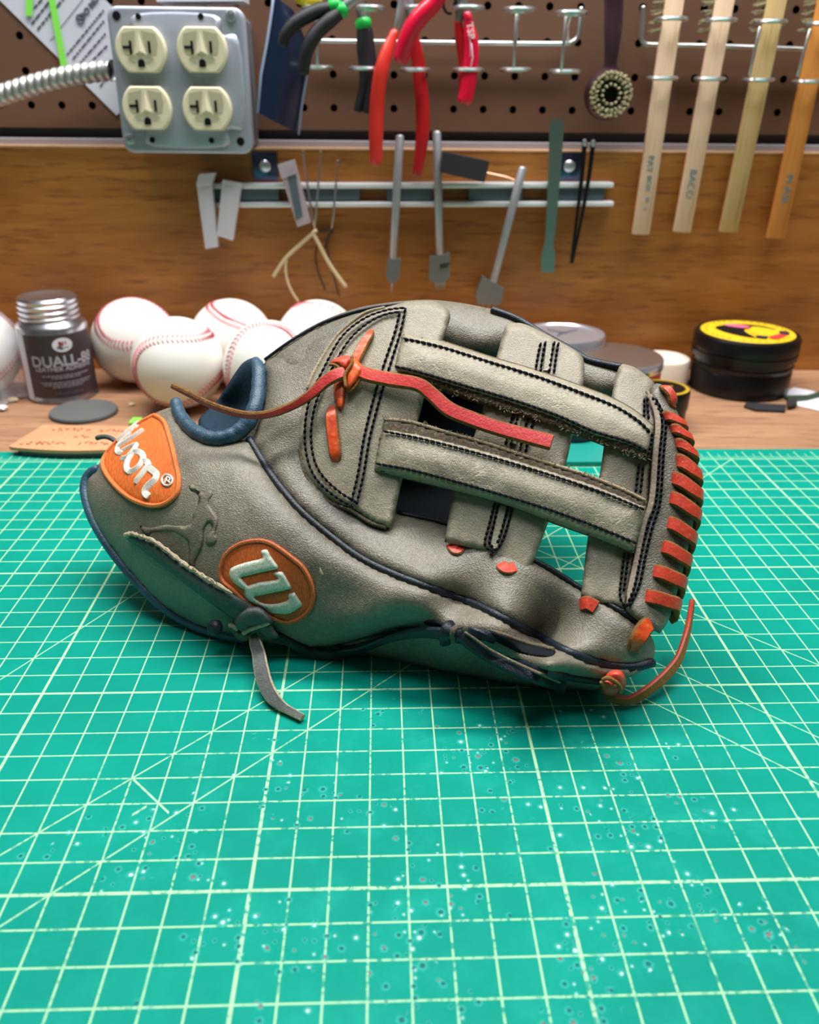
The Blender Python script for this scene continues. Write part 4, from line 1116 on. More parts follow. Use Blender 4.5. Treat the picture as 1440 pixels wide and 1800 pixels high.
cw_ = MB().lathe([(r - .001, 0), (r, .0008), (r, h - .0025), (r - .0008, h - .0006), (r - .002, h), (r * .62, h), (r * .58, h - .0012), (r * .54, h), (r * .3, h), (r * .26, h - .001), (r * .22, h), (.0001, h)], c, 48).build('wax_cake', M['cream_wax'], None, loc=c)
tag(cw_, 'cream coloured round wax cake with ringed top beside the black tin', 'wax')
p, r = tin_at(1166, 681, .632, 46); c = Vector((p.x, p.y, .0)); c.z = BZ; h = p.z - BZ
t = thing('polish_tin', c, 'small black tin with a gold rimmed lid beside the glove tip', 'tin')
MB().lathe([(r - .002, 0), (r - .0006, .001), (r - .0006, h * .55)], c, 44).build('body', M['black_tin'], t)
MB().lathe([(r, h * .5), (r + .0004, h * .55), (r + .0004, h - .002), (r - .0004, h - .0004), (r - .001, h)], c, 44).build('lid', M['black_tin'], t)
MB().lathe([(r - .0006, h + .0002), (r - .0034, h + .0004), (r - .0034, h)], c, 44, cap=False).build('lid_rim', M['gold_rim'], t)
MB().lathe([(r - .0033, h + .0001), (.0001, h + .0001)], c, 44, cap=False).build('lid_centre', M['black_tin'], t)
mb = MB()
for k in range(6): mb.box(c + Vector((-.006 + k * .0026, -.001 + .0006 * k, h + .0004)), (.0018, .0022, .0002), (Vector((1, .2, 0)).normalized(), Vector((-.2, 1, 0)).normalized(), Z3))
mb.build('printed_marks', M['gold_rim'], t, smooth=False)
p, r = tin_at(990, 583, .722, 74); c = Vector((p.x, p.y, BZ)); h = p.z - BZ
t = thing('silver_jar', c, 'short jar with a shiny silver white lid, behind the glove', 'jar')
MB().lathe([(r - .004, 0), (r - .002, .001), (r - .002, h - .013)], c, 52).build('body', M['tin_metal'], t)
MB().lathe([(r, h - .014), (r, h - .002), (r - .001, h - .0004), (r - .006, h), (r - .007, h - .001), (.0001, h - .001)], c, 52).build('lid', M['silver_lid'], t)
vs = []
for i, (a0, l) in enumerate(((.6, .022), (2.4, .02), (4.2, .014))):
    d = Vector((math.cos(a0), math.sin(a0), 0)); MB().box(c + d * .006 + Z3 * (h - .0006), (l, .0016, .0003), (d, Z3.cross(d), Z3)).build('lid_print', M['ink_grey'], t, smooth=False)
p, r = tin_at(856, 560, .70, 56); c = Vector((p.x, p.y, BZ)); h = p.z - BZ
tw_ = MB().lathe([(.010, 0), (.011, .001), (.011, h - r * 1.0)] + [(max(.0001, r * math.sin(a)), h - r * .9 - r * math.cos(a) * .8) for a in np.linspace(.45, math.pi, 16)], c, 44).build('wooden_ball', M['tan_wood_ball'], None, loc=c)
tag(tw_, 'pale wooden ball on a stub, its top showing just above the glove', 'wooden ball')
# black puck on a teal plate behind the web
P = [(930, 812), (1090, 812), (1085, 768), (935, 768)]
a = [at_z(x, y, .0035) for x, y in P]; b = [Vector((v.x, v.y, .0006)) for v in a]
t = MB().add(a + b, [(0, 1, 2, 3), (7, 6, 5, 4)] + [(i, (i + 1) % 4, 4 + (i + 1) % 4, 4 + i) for i in range(4)]).build('teal_plate', M['teal_plastic'], None, smooth=False)
tag(t, 'plain teal plastic plate lying on the mat, seen through the web', 'plate')
c = at_z(1000, 760, .0036)
t = MB().lathe([(.021, 0), (.0225, .001), (.0225, .009), (.0215, .010), (.0001, .010)], c, 44).build('black_puck', M['black_rubber'], None, loc=c)
tag(t, 'black rubber puck on the teal plate behind the web', 'puck')
# scraps at the right edge
def flatp(poly, z0, z1, mat, name, label, cat):
    a = [at_z(x, y, z1) for x, y in poly]; b = [Vector((v.x, v.y, z0)) for v in a]; n = len(a)
    tag(MB().add(a + b, [list(range(n)), list(range(2 * n - 1, n - 1, -1))] + [(i, (i + 1) % n, n + (i + 1) % n, n + i) for i in range(n)]).build(name, mat, None, smooth=False), label, cat)
flatp([(1374, 692), (1396, 681), (1424, 686), (1470, 700), (1470, 728), (1400, 712)], BZ + .0002, BZ + .0008, M['white_card'], 'white_card', 'white card lying at the right edge beside the large black tin', 'card')
flatp([(1376, 695), (1420, 694), (1460, 682), (1460, 692), (1420, 702), (1392, 705)], BZ + .0010, BZ + .0020, M['green_strip'], 'green_leather_strip', 'dark green leather strip lying on the white card', 'strip')
flatp([(1308, 713), (1312, 707), (1382, 711), (1381, 722), (1330, 720)], BZ + .0002, BZ + .0022, M['black_scrap'], 'black_leather_scrap', 'black leather scrap lying in front of the large black tin', 'scrap')
flatp([(1383, 703), (1400, 700), (1402, 710), (1386, 714)], BZ + .0022, BZ + .0042, M['black_scrap'], 'black_leather_scrap', 'small black leather bit lying at the end of the green strip', 'scrap')
# ------------------------------------------------------------------ the glove
# the glove lies on its thumb: its visible face leans back from the mat line g0-g1
g0, g1 = at_z(560, 1146, .009), at_z(1000, 1208, .012)
GT = (g1 - g0).normalized()
_up = Vector((-GT.y, GT.x, 0)); TILT = math.radians(36)
GS = _up * math.sin(TILT) + Z3 * math.cos(TILT)
GN = GT.cross(GS)
if GN.dot(CAM - g0) < 0: GN = -GN
GC = g0.dot(GN)
def G(px, py, d=0.0):
    """point at a pixel, d metres above the leaning plane (never under the mat's face)"""
    v = ray(px, py); p = CAM + v * ((GC + d - CAM.dot(GN)) / v.dot(GN))
    return p if p.z > .0006 else at_z(px, py, .0006)
class RBF:
    def __init__(s, pts):
        P = np.array(pts, float); s.p = P[:, :2] / 300; n = len(P)
        K = s.k(s.p, s.p) + np.eye(n) * .02; A = np.zeros((n + 3, n + 3)); A[:n, :n] = K
        A[:n, n] = 1; A[:n, n + 1:] = s.p; A[n, :n] = 1; A[n + 1:, :n] = s.p.T
        s.w = np.linalg.solve(A, np.r_[P[:, 2] / 1000, 0, 0, 0]); s.n = n
    def k(s, a, b): return np.sqrt(((a[:, None] - b[None]) ** 2).sum(2) + .01)
    def many(s, q):
        q = np.array(q, float)[:, :2] / 300
        return s.k(q, s.p) @ s.w[:s.n] + s.w[s.n] + q @ s.w[s.n + 1:]
    def __call__(s, x, y): return float(s.many([(x, y)])[0])
BW = RBF([(715, 532, -6), (790, 552, -6), (600, 590, -2), (530, 700, 3), (525, 800, 5), (580, 880, 7), (690, 915, 9), (740, 640, 4), (740, 760, 6), (900, 570, -7), (1000, 610, -8), (1100, 650, -9), (1170, 690, -11),
          (900, 700, 3), (900, 820, 6), (860, 960, 8), (920, 1000, 8), (1140, 760, -2), (1140, 880, 0), (1050, 760, 2), (1050, 900, 4), (1060, 1060, 7), (1130, 1090, 6), (1225, 860, -7), (1200, 760, -9), (1210, 970, -5), (1175, 1090, 0)])
BS = RBF([(150, 850, -12), (190, 965, -9), (232, 1016, -9), (332, 1097, -11), (200, 785, -13), (270, 728, -17), (303, 714, -16), (250, 850, 2), (330, 800, 2), (400, 800, 4), (300, 930, 7), (400, 900, 12), (470, 1000, 12), (400, 1050, 6),
          (375, 1111, -9), (545, 1141, -9), (480, 1132, -8), (600, 1050, 9), (640, 1120, -1), (440, 780, 2), (530, 900, 11), (640, 985, 13), (700, 1106, 5), (800, 1070, 9), (800, 1108, 9), (950, 1130, 9), (1060, 1178, 6), (1140, 1172, -2), (1151, 1140, -2),
          (760, 1035, 12), (900, 1095, 10), (1060, 1100, 7), (1123, 1100, 3), (1019, 1035, 2), (860, 990, 6), (694, 902, 0), (784, 922, -3), (620, 900, 4), (560, 840, 3), (500, 720, 1), (465, 640, -10), (520, 615, -9), (560, 640, -4), (600, 700, -2),
          (850, 1139, 8), (960, 1180, 5), (960, 1212, -9), (780, 1181, -9), (880, 1198, -9), (1040, 1213, -8), (1062, 1197, 0), (640, 1150, -10), (860, 1165, 3)])
BI = RBF([(470, 632, -18), (560, 568, -18), (660, 535, -20), (740, 527, -23), (860, 543, -28), (960, 588, -27), (1085, 643, -24), (1170, 695, -18), (520, 650, -12), (640, 600, -12), (740, 590, -20), (850, 605, -26), (960, 645, -28), (1060, 685, -27), (1140, 730, -26), (880, 658, -38), (1100, 728, -32), (740, 648, -32)])
def inside(P, poly):
    x, y = P[:, 0], P[:, 1]; r = np.zeros(len(P), bool); n = len(poly)
    for i in range(n):
        x1, y1 = poly[i - 1]; x2, y2 = poly[i]
        if y1 == y2: continue
        c = ((y1 > y) != (y2 > y)) & (x < (x2 - x1) * (y - y1) / (y2 - y1) + x1); r ^= c
    return r
def dist_to(P, poly):
    d = np.full(len(P), 1e9)
    for i in range(len(poly)):
        a, b = poly[i - 1], poly[i]; ab = b - a; L = (ab * ab).sum() + 1e-9
        t = np.clip(((P - a) @ ab) / L, 0, 1); d = np.minimum(d, np.sqrt(((P - a - t[:, None] * ab) ** 2).sum(1)))
    return d
def panel(name, pts, surf, mat, off=0.0, th=.002, er=10, back=.003, ber=10, step=8, puff=0.0, pr=40, parent=None, extra=None, midfn=None, z_ok=None, wrinkle=0.0, **kw):
    """leather piece: traced outline laid on a glove surface, rounded front and back, closed all round.
    th front height, er rounding radius (px), puff a broad swelling over pr px, back thickness behind"""
    O = outline(pts, step); nb = len(O)
    xs = np.arange(O[:, 0].min() + step * .5, O[:, 0].max(), step); ys = np.arange(O[:, 1].min() + step * .5, O[:, 1].max(), step * .87)
    gx, gy = np.meshgrid(xs, ys); gx = gx + (np.arange(len(ys)) % 2)[:, None] * step * .5
    Q = np.stack([gx.ravel(), gy.ravel()], 1); Q = Q[inside(Q, O)]; dq = dist_to(Q, O); Q = Q[dq > step * .55]; dq = dq[dq > step * .55]
    # finer ring close to the edge so that the rounding reads
    allp = [Vector((float(x), float(y))) for x, y in np.vstack([O, Q])]
    res = delaunay_2d_cdt(allp, [], [list(range(nb))], 1, 1e-6)
    V = np.array([tuple(v) for v in res[0]]); T = [tuple(f) for f in res[2]]
    d = dist_to(V, O); d[d < 1e-3] = 0
    e = np.clip(d / er, 0, 1); hb = np.sqrt(1 - (1 - e) ** 2)
    fr = off + th * hb + puff * (1 - np.exp(-(d / pr) ** 2))
    if extra is not None: fr = fr + np.array([extra(x, y) for x, y in V]) * np.minimum(1, d / 14)
    if wrinkle:
        from mathutils import noise as _ns
        fr = fr + wrinkle * np.minimum(1, d / 12) * np.array([2.2 * _ns.noise(Vector((x * .018, y * .018, 3))) + 1.3 * _ns.noise(Vector((x * .05, y * .03, 9))) for x, y in V])
    base = surf.many(V)
    eb = np.clip(d / ber, 0, 1); bk = off - back * np.sqrt(1 - (1 - eb) ** 2)
    n = len(V); F = [G(V[i, 0], V[i, 1], base[i] + fr[i]) for i in range(n)]
    B = [F[i] if d[i] == 0 else G(V[i, 0], V[i, 1], base[i] + bk[i]) for i in range(n)]
    vid = list(range(n)); bid = [i if d[i] == 0 else n + i for i in range(n)]
    vs = F + B; used = {}
    fs = list(T) + [tuple(bid[i] for i in f[::-1]) for f in T]
    fs = [f for f in fs if len(set(f)) == len(f)]
    # drop unused
    keep = sorted({i for f in fs for i in f}); mp = {a: b for b, a in enumerate(keep)}
    o = mk(name, [vs[i] for i in keep], [tuple(mp[i] for i in f) for f in fs], mat, parent, True, **kw)
    return o
gl = thing('baseball_glove', Vector((g0 + g1) / 2), 'worn grey leather baseball glove with orange and red laces lying on the green mat', 'baseball glove')
gl.location.z = .0006

# --- thumb and wrist back
THUMB = [(303, 714), (303, 714), (270, 727), (240, 743), (215, 764), (190, 792), (170, 822), (153, 838), (153, 838), (148, 868), (161, 912), (191, 962), (233, 1015), (283, 1065), (333, 1096), (376, 1110), (376, 1110), (420, 1121), (480, 1131), (545, 1141), (545, 1141), (600, 1131), (640, 1120), (700, 1107), (780, 1110), (850, 1139), (920, 1169), (1000, 1189), (1062, 1197), (1110, 1190), (1143, 1170), (1143, 1170),
         (1110, 1173), (1060, 1167), (1000, 1148), (950, 1122), (900, 1096), (830, 1061), (760, 1036), (700, 1014), (640, 986), (590, 951), (530, 901), (480, 841), (440, 772), (440, 772), (405, 774), (372, 774), (345, 760), (322, 738)]
panel('thumb_panel', THUMB, BS, M['grey_leather'], off=-.002, th=.009, er=56, back=.018, ber=70, step=8, parent=gl, wrinkle=.0002)
# --- strip between the piping and the web
INNER = [(463, 640), (463, 640), (482, 628), (520, 610), (570, 590), (640, 600), (650, 700), (640, 820), (660, 885), (694, 899), (784, 920), (870, 954), (942, 987), (1019, 1033), (1075, 1066), (1123, 1098), (1144, 1117), (1152, 1140), (1147, 1163), (1147, 1163), (1110, 1172), (1060, 1166), (1000, 1147), (950, 1121), (900, 1095), (830, 1060), (760, 1035), (700, 1013), (640, 985), (590, 950), (530, 900), (480, 840), (442, 778), (442, 778), (456, 740), (466, 700), (468, 668)]
panel('thumb_strip', INNER, BS, M['grey_leather'], off=-.002, th=.005, er=30, back=.012, ber=30, step=8, parent=gl, wrinkle=.0002)
# --- underside of the thumb
UNDER = [(596, 1134), (640, 1121), (700, 1107), (780, 1110), (850, 1140), (920, 1170), (1000, 1190), (1062, 1197), (1080, 1203), (1040, 1213), (960, 1212), (880, 1198), (780, 1181), (700, 1162), (640, 1150)]
panel('palm_edge_panel', UNDER, BS, M['grey_leather'], off=-.006, th=.005, er=24, back=.030, ber=30, step=7, parent=gl)
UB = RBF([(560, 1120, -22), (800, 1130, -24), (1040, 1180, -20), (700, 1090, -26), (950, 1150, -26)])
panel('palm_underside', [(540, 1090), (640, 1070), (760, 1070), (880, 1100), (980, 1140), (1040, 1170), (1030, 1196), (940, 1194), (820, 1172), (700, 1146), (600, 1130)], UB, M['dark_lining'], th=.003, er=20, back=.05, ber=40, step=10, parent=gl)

# --- index finger, seen behind the web, and the fingers behind it
INDEX = [(466, 634), (510, 597), (560, 567), (610, 547), (660, 535), (740, 527), (800, 531), (860, 542), (910, 555), (960, 587), (1000, 609), (1040, 627), (1085, 642), (1125, 658), (1165, 688), (1182, 712), (1165, 740), (1100, 728), (1030, 712), (950, 690), (880, 668), (800, 650), (720, 650), (620, 650), (540, 670), (490, 668)]
panel('index_finger', INDEX, BI, M['grey_leather'], off=0, th=.008, er=44, back=.010, ber=34, step=8, parent=gl)
for nm, dd, dy in (('middle_finger', -.040, 20), ('ring_finger', -.062, 40), ('little_finger', -.082, 62)):
    P = cr_([(500, 655 + dy), (620, 610 + dy), (760, 600 + dy), (900, 618 + dy), (1010, 660 + dy), (1080 - dy * .7, 690 + dy)], 6)
    MB().tube([G(x, y, dd) for x, y in P], [.0115] * 3 + [.0125] * (len(P) - 7) + [.012, .011, .0095, .007], 18).build(nm, M['grey_leather'], gl)
# --- dark palm inside, closing the pocket
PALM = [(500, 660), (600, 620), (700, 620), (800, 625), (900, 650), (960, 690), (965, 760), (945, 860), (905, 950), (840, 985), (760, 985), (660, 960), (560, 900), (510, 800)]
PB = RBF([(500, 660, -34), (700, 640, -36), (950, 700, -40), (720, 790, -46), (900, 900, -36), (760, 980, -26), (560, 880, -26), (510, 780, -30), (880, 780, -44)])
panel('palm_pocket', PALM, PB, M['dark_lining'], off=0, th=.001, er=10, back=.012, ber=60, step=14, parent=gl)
HB = [(470, 660), (560, 640), (640, 700), (640, 860), (560, 960), (430, 1000), (330, 980), (330, 860), (400, 800), (440, 720)]
HBB = RBF([(470, 660, -44), (640, 780, -52), (560, 950, -40), (340, 960, -36), (340, 860, -44), (450, 840, -50)])
panel('heel_pad', HB, HBB, M['grey_leather'], off=0, th=.004, er=30, back=.018, ber=60, step=14, parent=gl)

# --- pipings and bindings
def gpath(pts, surf, d, per=5, step=None):
    P = cr_(pts, per)
    if step: P = [tuple(x) for x in resample(P, step)]
    base = surf.many([p[:2] for p in P])
    return [G(p[0], p[1], b + d + (p[2] if len(p) > 2 else 0)) for p, b in zip(P, base)]
def cord(name, pts, surf, d, r, mat, n=10, **kw):
    return MB().tube(gpath(pts, surf, d), r, n).build(name, mat, gl, **kw)
SEAM = [(438, 772), (455, 800), (480, 840), (530, 900), (590, 950), (640, 985), (700, 1013), (760, 1035), (830, 1060), (900, 1095), (950, 1121), (1000, 1147), (1060, 1166), (1110, 1172), (1147, 1165)]
cord('seam_piping', SEAM, BS, -.0004, .0020, M['navy_piping'])
cord('lower_piping', [(700, 1106), (740, 1104), (790, 1111), (850, 1139), (900, 1160), (960, 1180), (1010, 1190), (1062, 1196)], BS, -.0008, .0021, M['navy_piping'])
cord('top_piping', [(466, 632), (510, 600), (560, 571), (610, 552), (660, 540), (712, 534)], BI, .0052, .0008, M['navy_piping'])
cord('top_piping', [(866, 545), (910, 562), (960, 592), (1000, 614), (1030, 632), (1060, 640), (1092, 646)], BI, .0050, .0019, M['navy_piping'])
cord('strip_piping', [(700, 901), (784, 921), (870, 955), (942, 986), (985, 1010), (1019, 1032), (1075, 1064), (1110, 1086), (1132, 1102)], BS, -.0006, .0011, M['navy_piping'])
cord('wrist_binding', [(172, 824), (158, 833), (151, 846), (150, 868), (163, 911), (192, 961), (234, 1014), (284, 1064), (333, 1095), (380, 1112), (430, 1122)], BS, -.001, .0026, M['navy_leather'])
P = [(309, 706, -1), (314, 724, 0), (324, 741, .5), (344, 760, 1), (372, 772, 1), (398, 770, 1), (421, 758, 1), (439, 738, 1), (451, 708, 0), (455, 674, -2), (455, 650, -3), (449, 634, -5)]
PP = gpath([(a, b, c / 1000) for a, b, c in P], BS, .0020, 5); k = len(PP)
rr = [float(np.interp(i / (k - 1), [0, .08, .3, .6, .92, 1], [.0028, .0032, .0038, .0039, .0034, .0024])) * (1 + .05 * math.sin(i * 1.7)) for i in range(k)]
MB().tube(PP, rr, 16).build('hand_opening_binding', M['navy_leather'], gl)
NB = RBF([(445, 631, -13), (396, 683, -30), (350, 737, -26), (380, 775, -3), (440, 750, -4), (458, 660, -9), (410, 720, -24)])
panel('opening_lining', [(449, 629), (428, 637), (411, 659), (396, 683), (377, 710), (349, 738), (358, 764), (385, 778), (425, 765), (450, 735), (460, 690), (458, 645)], NB, M['navy_lining'], th=.002, er=14, back=.006, ber=14, step=7, parent=gl)

# --- web pieces
POST1 = [(712, 531), (712, 531), (760, 529), (783, 540), (792, 556), (781, 592), (760, 650), (744, 706), (735, 742), (722, 790), (707, 845), (690, 920), (680, 927), (680, 927), (650, 916), (622, 897), (580, 880), (545, 848), (528, 808), (523, 760), (531, 710), (556, 648), (592, 592), (645, 552)]
panel('web_pocket_panel', POST1, BW, M['web_post_leather'], off=0, th=.0026, er=9, back=.002, ber=9, step=7, puff=.0012, pr=60, parent=gl, wrinkle=.00015)
cord('suede_rim', [(676, 541), (640, 551), (600, 582), (578, 610), (553, 652), (540, 682)], BW, .0002, .0008, M['pale_suede'])
cord('suede_rim', [(527, 790), (533, 822), (547, 851), (580, 883), (620, 899), (650, 918), (678, 927)], BW, .0006, .0009, M['suede_edge'])
POST2 = [(896, 569), (888, 575), (873, 627), (849, 715), (833, 768), (798, 865), (783, 945), (784, 953), (815, 960), (848, 968), (862, 977), (880, 990), (907, 1004), (926, 1008), (933, 1000), (965, 915), (994, 820), (1007, 762), (1026, 675), (1027, 639), (1021, 624), (994, 606), (942, 578), (916, 568)]
panel('web_middle_post', POST2, BW, M['web_post_leather'], off=-.0022, th=.0022, er=8, back=.0022, ber=9, step=7, puff=.0008, pr=40, parent=gl, wrinkle=.00015)
POST3 = [(1086, 650), (1106, 642), (1130, 655), (1152, 676), (1146, 697), (1155, 745), (1145, 802), (1140, 890), (1118, 972), (1108, 1033), (1100, 1075), (1100, 1075), (1094, 1070), (1040, 1057), (1021, 1052), (1021, 1052), (1034, 942), (1055, 830), (1068, 740)]
panel('web_end_post', POST3, BW, M['web_post_leather'], off=-.0022, th=.0022, er=8, back=.0022, ber=9, step=7, puff=.0008, pr=40, parent=gl, wrinkle=.00015)
EDGE = [(1142, 690), (1142, 690), (1153, 674), (1172, 683), (1187, 716), (1204, 752), (1217, 790), (1225, 832), (1226, 872), (1221, 908), (1214, 946), (1205, 986), (1195, 1026), (1184, 1062), (1175, 1092), (1160, 1114), (1160, 1114), (1130, 1098), (1100, 1074), (1100, 1074), (1107, 1033), (1117, 972), (1139, 890), (1144, 802), (1154, 745)]
panel('web_edge_panel', EDGE, BW, M['grey_leather'], off=-.0012, th=.003, er=12, back=.007, ber=14, step=7, puff=.0012, pr=30, parent=gl, wrinkle=.0002)
# crossbars: lining below, leather on top, raw suede edges
LIN2 = [(704, 582), (704, 582), (740, 590), (781, 599), (861, 625), (942, 649), (1022, 677), (1083, 701), (1123, 725), (1151, 749), (1151, 749), (1150, 775), (1142, 811), (1142, 811), (1115, 805), (1063, 785), (1002, 761), (942, 741), (861, 716), (801, 697), (740, 674), (705, 660), (692, 650), (692, 650), (695, 630)]
panel('upper_bar_lining', LIN2, BW, M['dark_suede'], off=.0012, th=.0030, er=5, back=.0015, ber=5, step=6, parent=gl)
BAR2 = [(708, 584), (708, 584), (740, 592), (781, 601), (861, 627), (942, 651), (1022, 679), (1083, 703), (1123, 727), (1149, 750), (1149, 750), (1148, 772), (1141, 801), (1141, 801), (1103, 783), (1043, 766), (982, 739), (902, 711), (821, 687), (761, 669), (725, 659), (692, 652), (692, 652), (697, 625)]
panel('upper_web_bar', BAR2, BW, M['web_leather'], off=.003, th=.0030, er=9, back=.0015, ber=9, step=6, puff=.0016, pr=26, parent=gl, wrinkle=.00025)
LIN3 = [(672, 733), (672, 733), (723, 740), (786, 758), (848, 775), (907, 794), (973, 815), (1036, 835), (1098, 860), (1139, 881), (1139, 881), (1130, 925), (1114, 975), (1114, 975), (1057, 951), (973, 921), (890, 889), (807, 866), (723, 845), (655, 829), (655, 829), (662, 780)]
panel('lower_bar_lining', LIN3, BW, M['suede_edge'], off=.0016, th=.0030, er=5, back=.0015, ber=5, step=6, parent=gl)
cord('raw_edge', [(676, 737), (723, 742), (786, 760), (848, 777), (907, 796), (973, 817), (1036, 837), (1098, 862), (1134, 880)], BW, .0042, .0008, M['pale_suede'])
BAR3 = [(675, 752), (675, 752), (744, 764), (848, 790), (952, 821), (1057, 856), (1136, 890), (1136, 890), (1128, 925), (1114, 972), (1114, 972), (1057, 949), (973, 918), (890, 887), (807, 864), (723, 843), (658, 827), (658, 827), (664, 790)]
panel('lower_web_bar', BAR3, BW, M['web_leather'], off=.0034, th=.0030, er=11, back=.0015, ber=9, step=6, puff=.0018, pr=28, parent=gl, wrinkle=.00025)
# welts between post and edge panel
strip = MB(); 
q = gpath([(1137, 688), (1150, 712), (1157, 745), (1152, 800), (1146, 880), (1132, 920), (1122, 972), (1112, 1020), (1104, 1062)], BW, .0022); strip.strap(q, [GN] * len(q), [.0014] * 2 + [.0024] * (len(q) - 4) + [.0014] * 2, .0014)
strip.build('edge_welt', M['pink_suede'], gl)
for x0, y0, x1, y1, w_ in ((966, 600, 961, 652, .0048), (884, 890, 868, 964, .0056), (916, 716, 902, 780, .0050)):
    q = gpath([(x0, y0), ((x0 + x1) / 2, (y0 + y1) / 2), (x1, y1)], BW, .0012); MB().strap(q, [GN] * len(q), w_ * .6, .0009).build('post_welt', M['web_post_leather'], gl)

# --- stitching: every stitch its own little thread lump, one part per seam
def stitches(pts, surf, d, pitch=10.5, fill=.78, r=.00068, name='stitching'):
    P = resample(cr_(pts, 8), pitch); mb = MB()
    base = surf.many(P)
    for i in range(len(P) - 1):
        a, b = P[i], P[i + 1]; ab = (b - a); nrm_ = np.array([-ab[1], ab[0]]) * .05
        p0, p1 = a + ab * (1 - fill) / 2 - nrm_, a + ab * (1 + fill) / 2 + nrm_; mid = (p0 + p1) / 2
        A, C, B = G(*p0, base[i] + d - r * .5), G(*mid, (base[i] + base[i + 1]) / 2 + d + r * .5), G(*p1, base[i + 1] + d - r * .5)
        mb.tube([A, C, B], [r * .7, r, r * .7], 6)
    return mb.build(name, M['dark_thread'], gl, kind='stuff')
dP = .0040
for s_ in ([(712, 541), (680, 545), (640, 560), (600, 593), (568, 650), (545, 700), (536, 755), (540, 805), (556, 842), (588, 872), (622, 892)],
           [(703, 548), (676, 553), (645, 569), (612, 600), (580, 655), (557, 703), (547, 755), (551, 803), (566, 835), (596, 864), (628, 884)],
           [(713, 541), (705, 580), (688, 635), (668, 700), (650, 770), (640, 830), (627, 888)],
           [(703, 548), (694, 585), (677, 635), (657, 700), (640, 770), (630, 830), (618, 882)]):
    stitches(s_, BW, .0042 if s_[0][0] > 0 else 0)
for s_ in ([(709, 595), (740, 601), (781, 611), (861, 636), (942, 661), (1022, 690), (1083, 715), (1123, 740), (1143, 760)],
           [(694, 644), (725, 651), (761, 661), (821, 679), (902, 703), (982, 731), (1043, 758), (1103, 776), (1137, 793)]):
    stitches(s_, BW, .0068)
stitches([(1147, 760), (1146, 775), (1140, 800)], BW, .0062, 9)
for s_ in ([(674, 758), (744, 772), (848, 799), (952, 830), (1057, 865), (1133, 896)],
           [(661, 815), (723, 826), (807, 848), (890, 872), (973, 898), (1057, 929), (1119, 955)]):
    stitches(s_, BW, .0074)
# middle post: rows at top, middle and the U at the bottom
for x0, x1 in ((950, 942), (958, 951), (974, 966), (981, 975)):
    stitches([(x0 + 1, 602 if x0 in (950, 981) else 600), ((x0 + x1) / 2, 625), (x1 - 1, 656)], BW, .0016, 9.5)
for x0, y0 in ((905, 722), (914, 724), (930, 732), (940, 736)):
    stitches([(x0, y0), (x0 - 9, y0 + 28), (x0 - 16, y0 + 60)], BW, .0016, 9.5)
stitches([(870, 884), (861, 920), (852, 955), (858, 966), (870, 968)], BW, .0016, 9.5)
stitches([(877, 886), (868, 922), (860, 955), (868, 962)], BW, .0016, 9.5)
stitches([(901, 892), (891, 930), (880, 958), (870, 968)], BW, .0016, 9.5)
stitches([(894, 890), (884, 926), (874, 956)], BW, .0016, 9.5)
stitches([(869, 969), (862, 976)], BW, .0016, 9.5)
# end post and edge panel
for s_ in ([(1138, 697), (1139, 720), (1141, 738)], [(1133, 700), (1133, 720), (1132, 735)], [(1124, 815), (1121, 840), (1118, 866)], [(1131, 818), (1129, 842), (1126, 868)],
           [(1098, 972), (1094, 1005), (1090, 1040), (1092, 1056), (1099, 1066)], [(1106, 974), (1101, 1008), (1097, 1040)]):
    stitches(s_, BW, .0016, 9.5)
for s_ in ([(1146, 697), (1157, 718), (1165, 745), (1160, 800), (1154, 880), (1140, 922), (1128, 972), (1116, 1030), (1101, 1068)], [(1152, 700), (1163, 720), (1171, 746), (1167, 800), (1161, 882), (1148, 925), (1136, 974), (1124, 1030), (1106, 1066)]):
    stitches(s_, BW, .0030, 10)

# --- embroidered wrist patch
PATCH = [(272, 726), (290, 739), (302, 775), (311, 812), (317, 842), (314, 868), (300, 884), (280, 892), (255, 890), (225, 877), (196, 851), (178, 822), (182, 800), (212, 766), (244, 741)]
BP = lambda d: d
SOFF = .0058
panel('wrist_patch', PATCH, BS, M['orange_embroidery'], off=.0035, th=.0022, er=14, back=.003, ber=14, step=7, parent=gl)
def edge_h(x, y, poly=outline(THUMB, 8)):              # height of the thumb panel's face at a pixel
    d = float(dist_to(np.array([[x, y]], float), poly)[0]); e = min(1, d / 56); return -.002 + .009 * math.sqrt(1 - (1 - e) ** 2)
def onface(pts, d, per=5, closed=False):
    P = cr_(pts, per, closed); base = BS.many([p[:2] for p in P])
    return [G(p[0], p[1], b + edge_h(p[0], p[1]) + d) for p, b in zip(P, base)]
wp = bpy.data.objects['wrist_patch']
for o_ in [wp]: bpy.data.objects.remove(o_, do_unlink=True)
class FaceS:                                            # surface = thumb panel's face
    def many(s, V): return BS.many(V) + np.array([edge_h(x, y) for x, y in V])
FS = FaceS()
wp = panel('wrist_patch', PATCH, FS, M['orange_embroidery'], off=-.0006, th=.0016, er=8, back=.001, ber=8, step=7, parent=gl)
inner = [tuple(np.array((250, 815)) + (np.array(p) - np.array((250, 815))) * .955) for p in PATCH]
MB().tube(onface(inner + inner[:1], .0008, 5), .0012, 8, cap=False).build('patch_border', M['orange_border'], wp)
def letters(strokes, mat, parent, name='letter', d=.0014, surf=None):
    for pts, r in strokes:
        q = onface(pts, d, 5); k = len(q)
        MB().strap(q, [GN + (CAM - q[0]).normalized()] * k, [r * (.62 if i in (0, k - 1) else 1) for i in range(k)], .0011).build(name, mat, parent)
LW = .0031
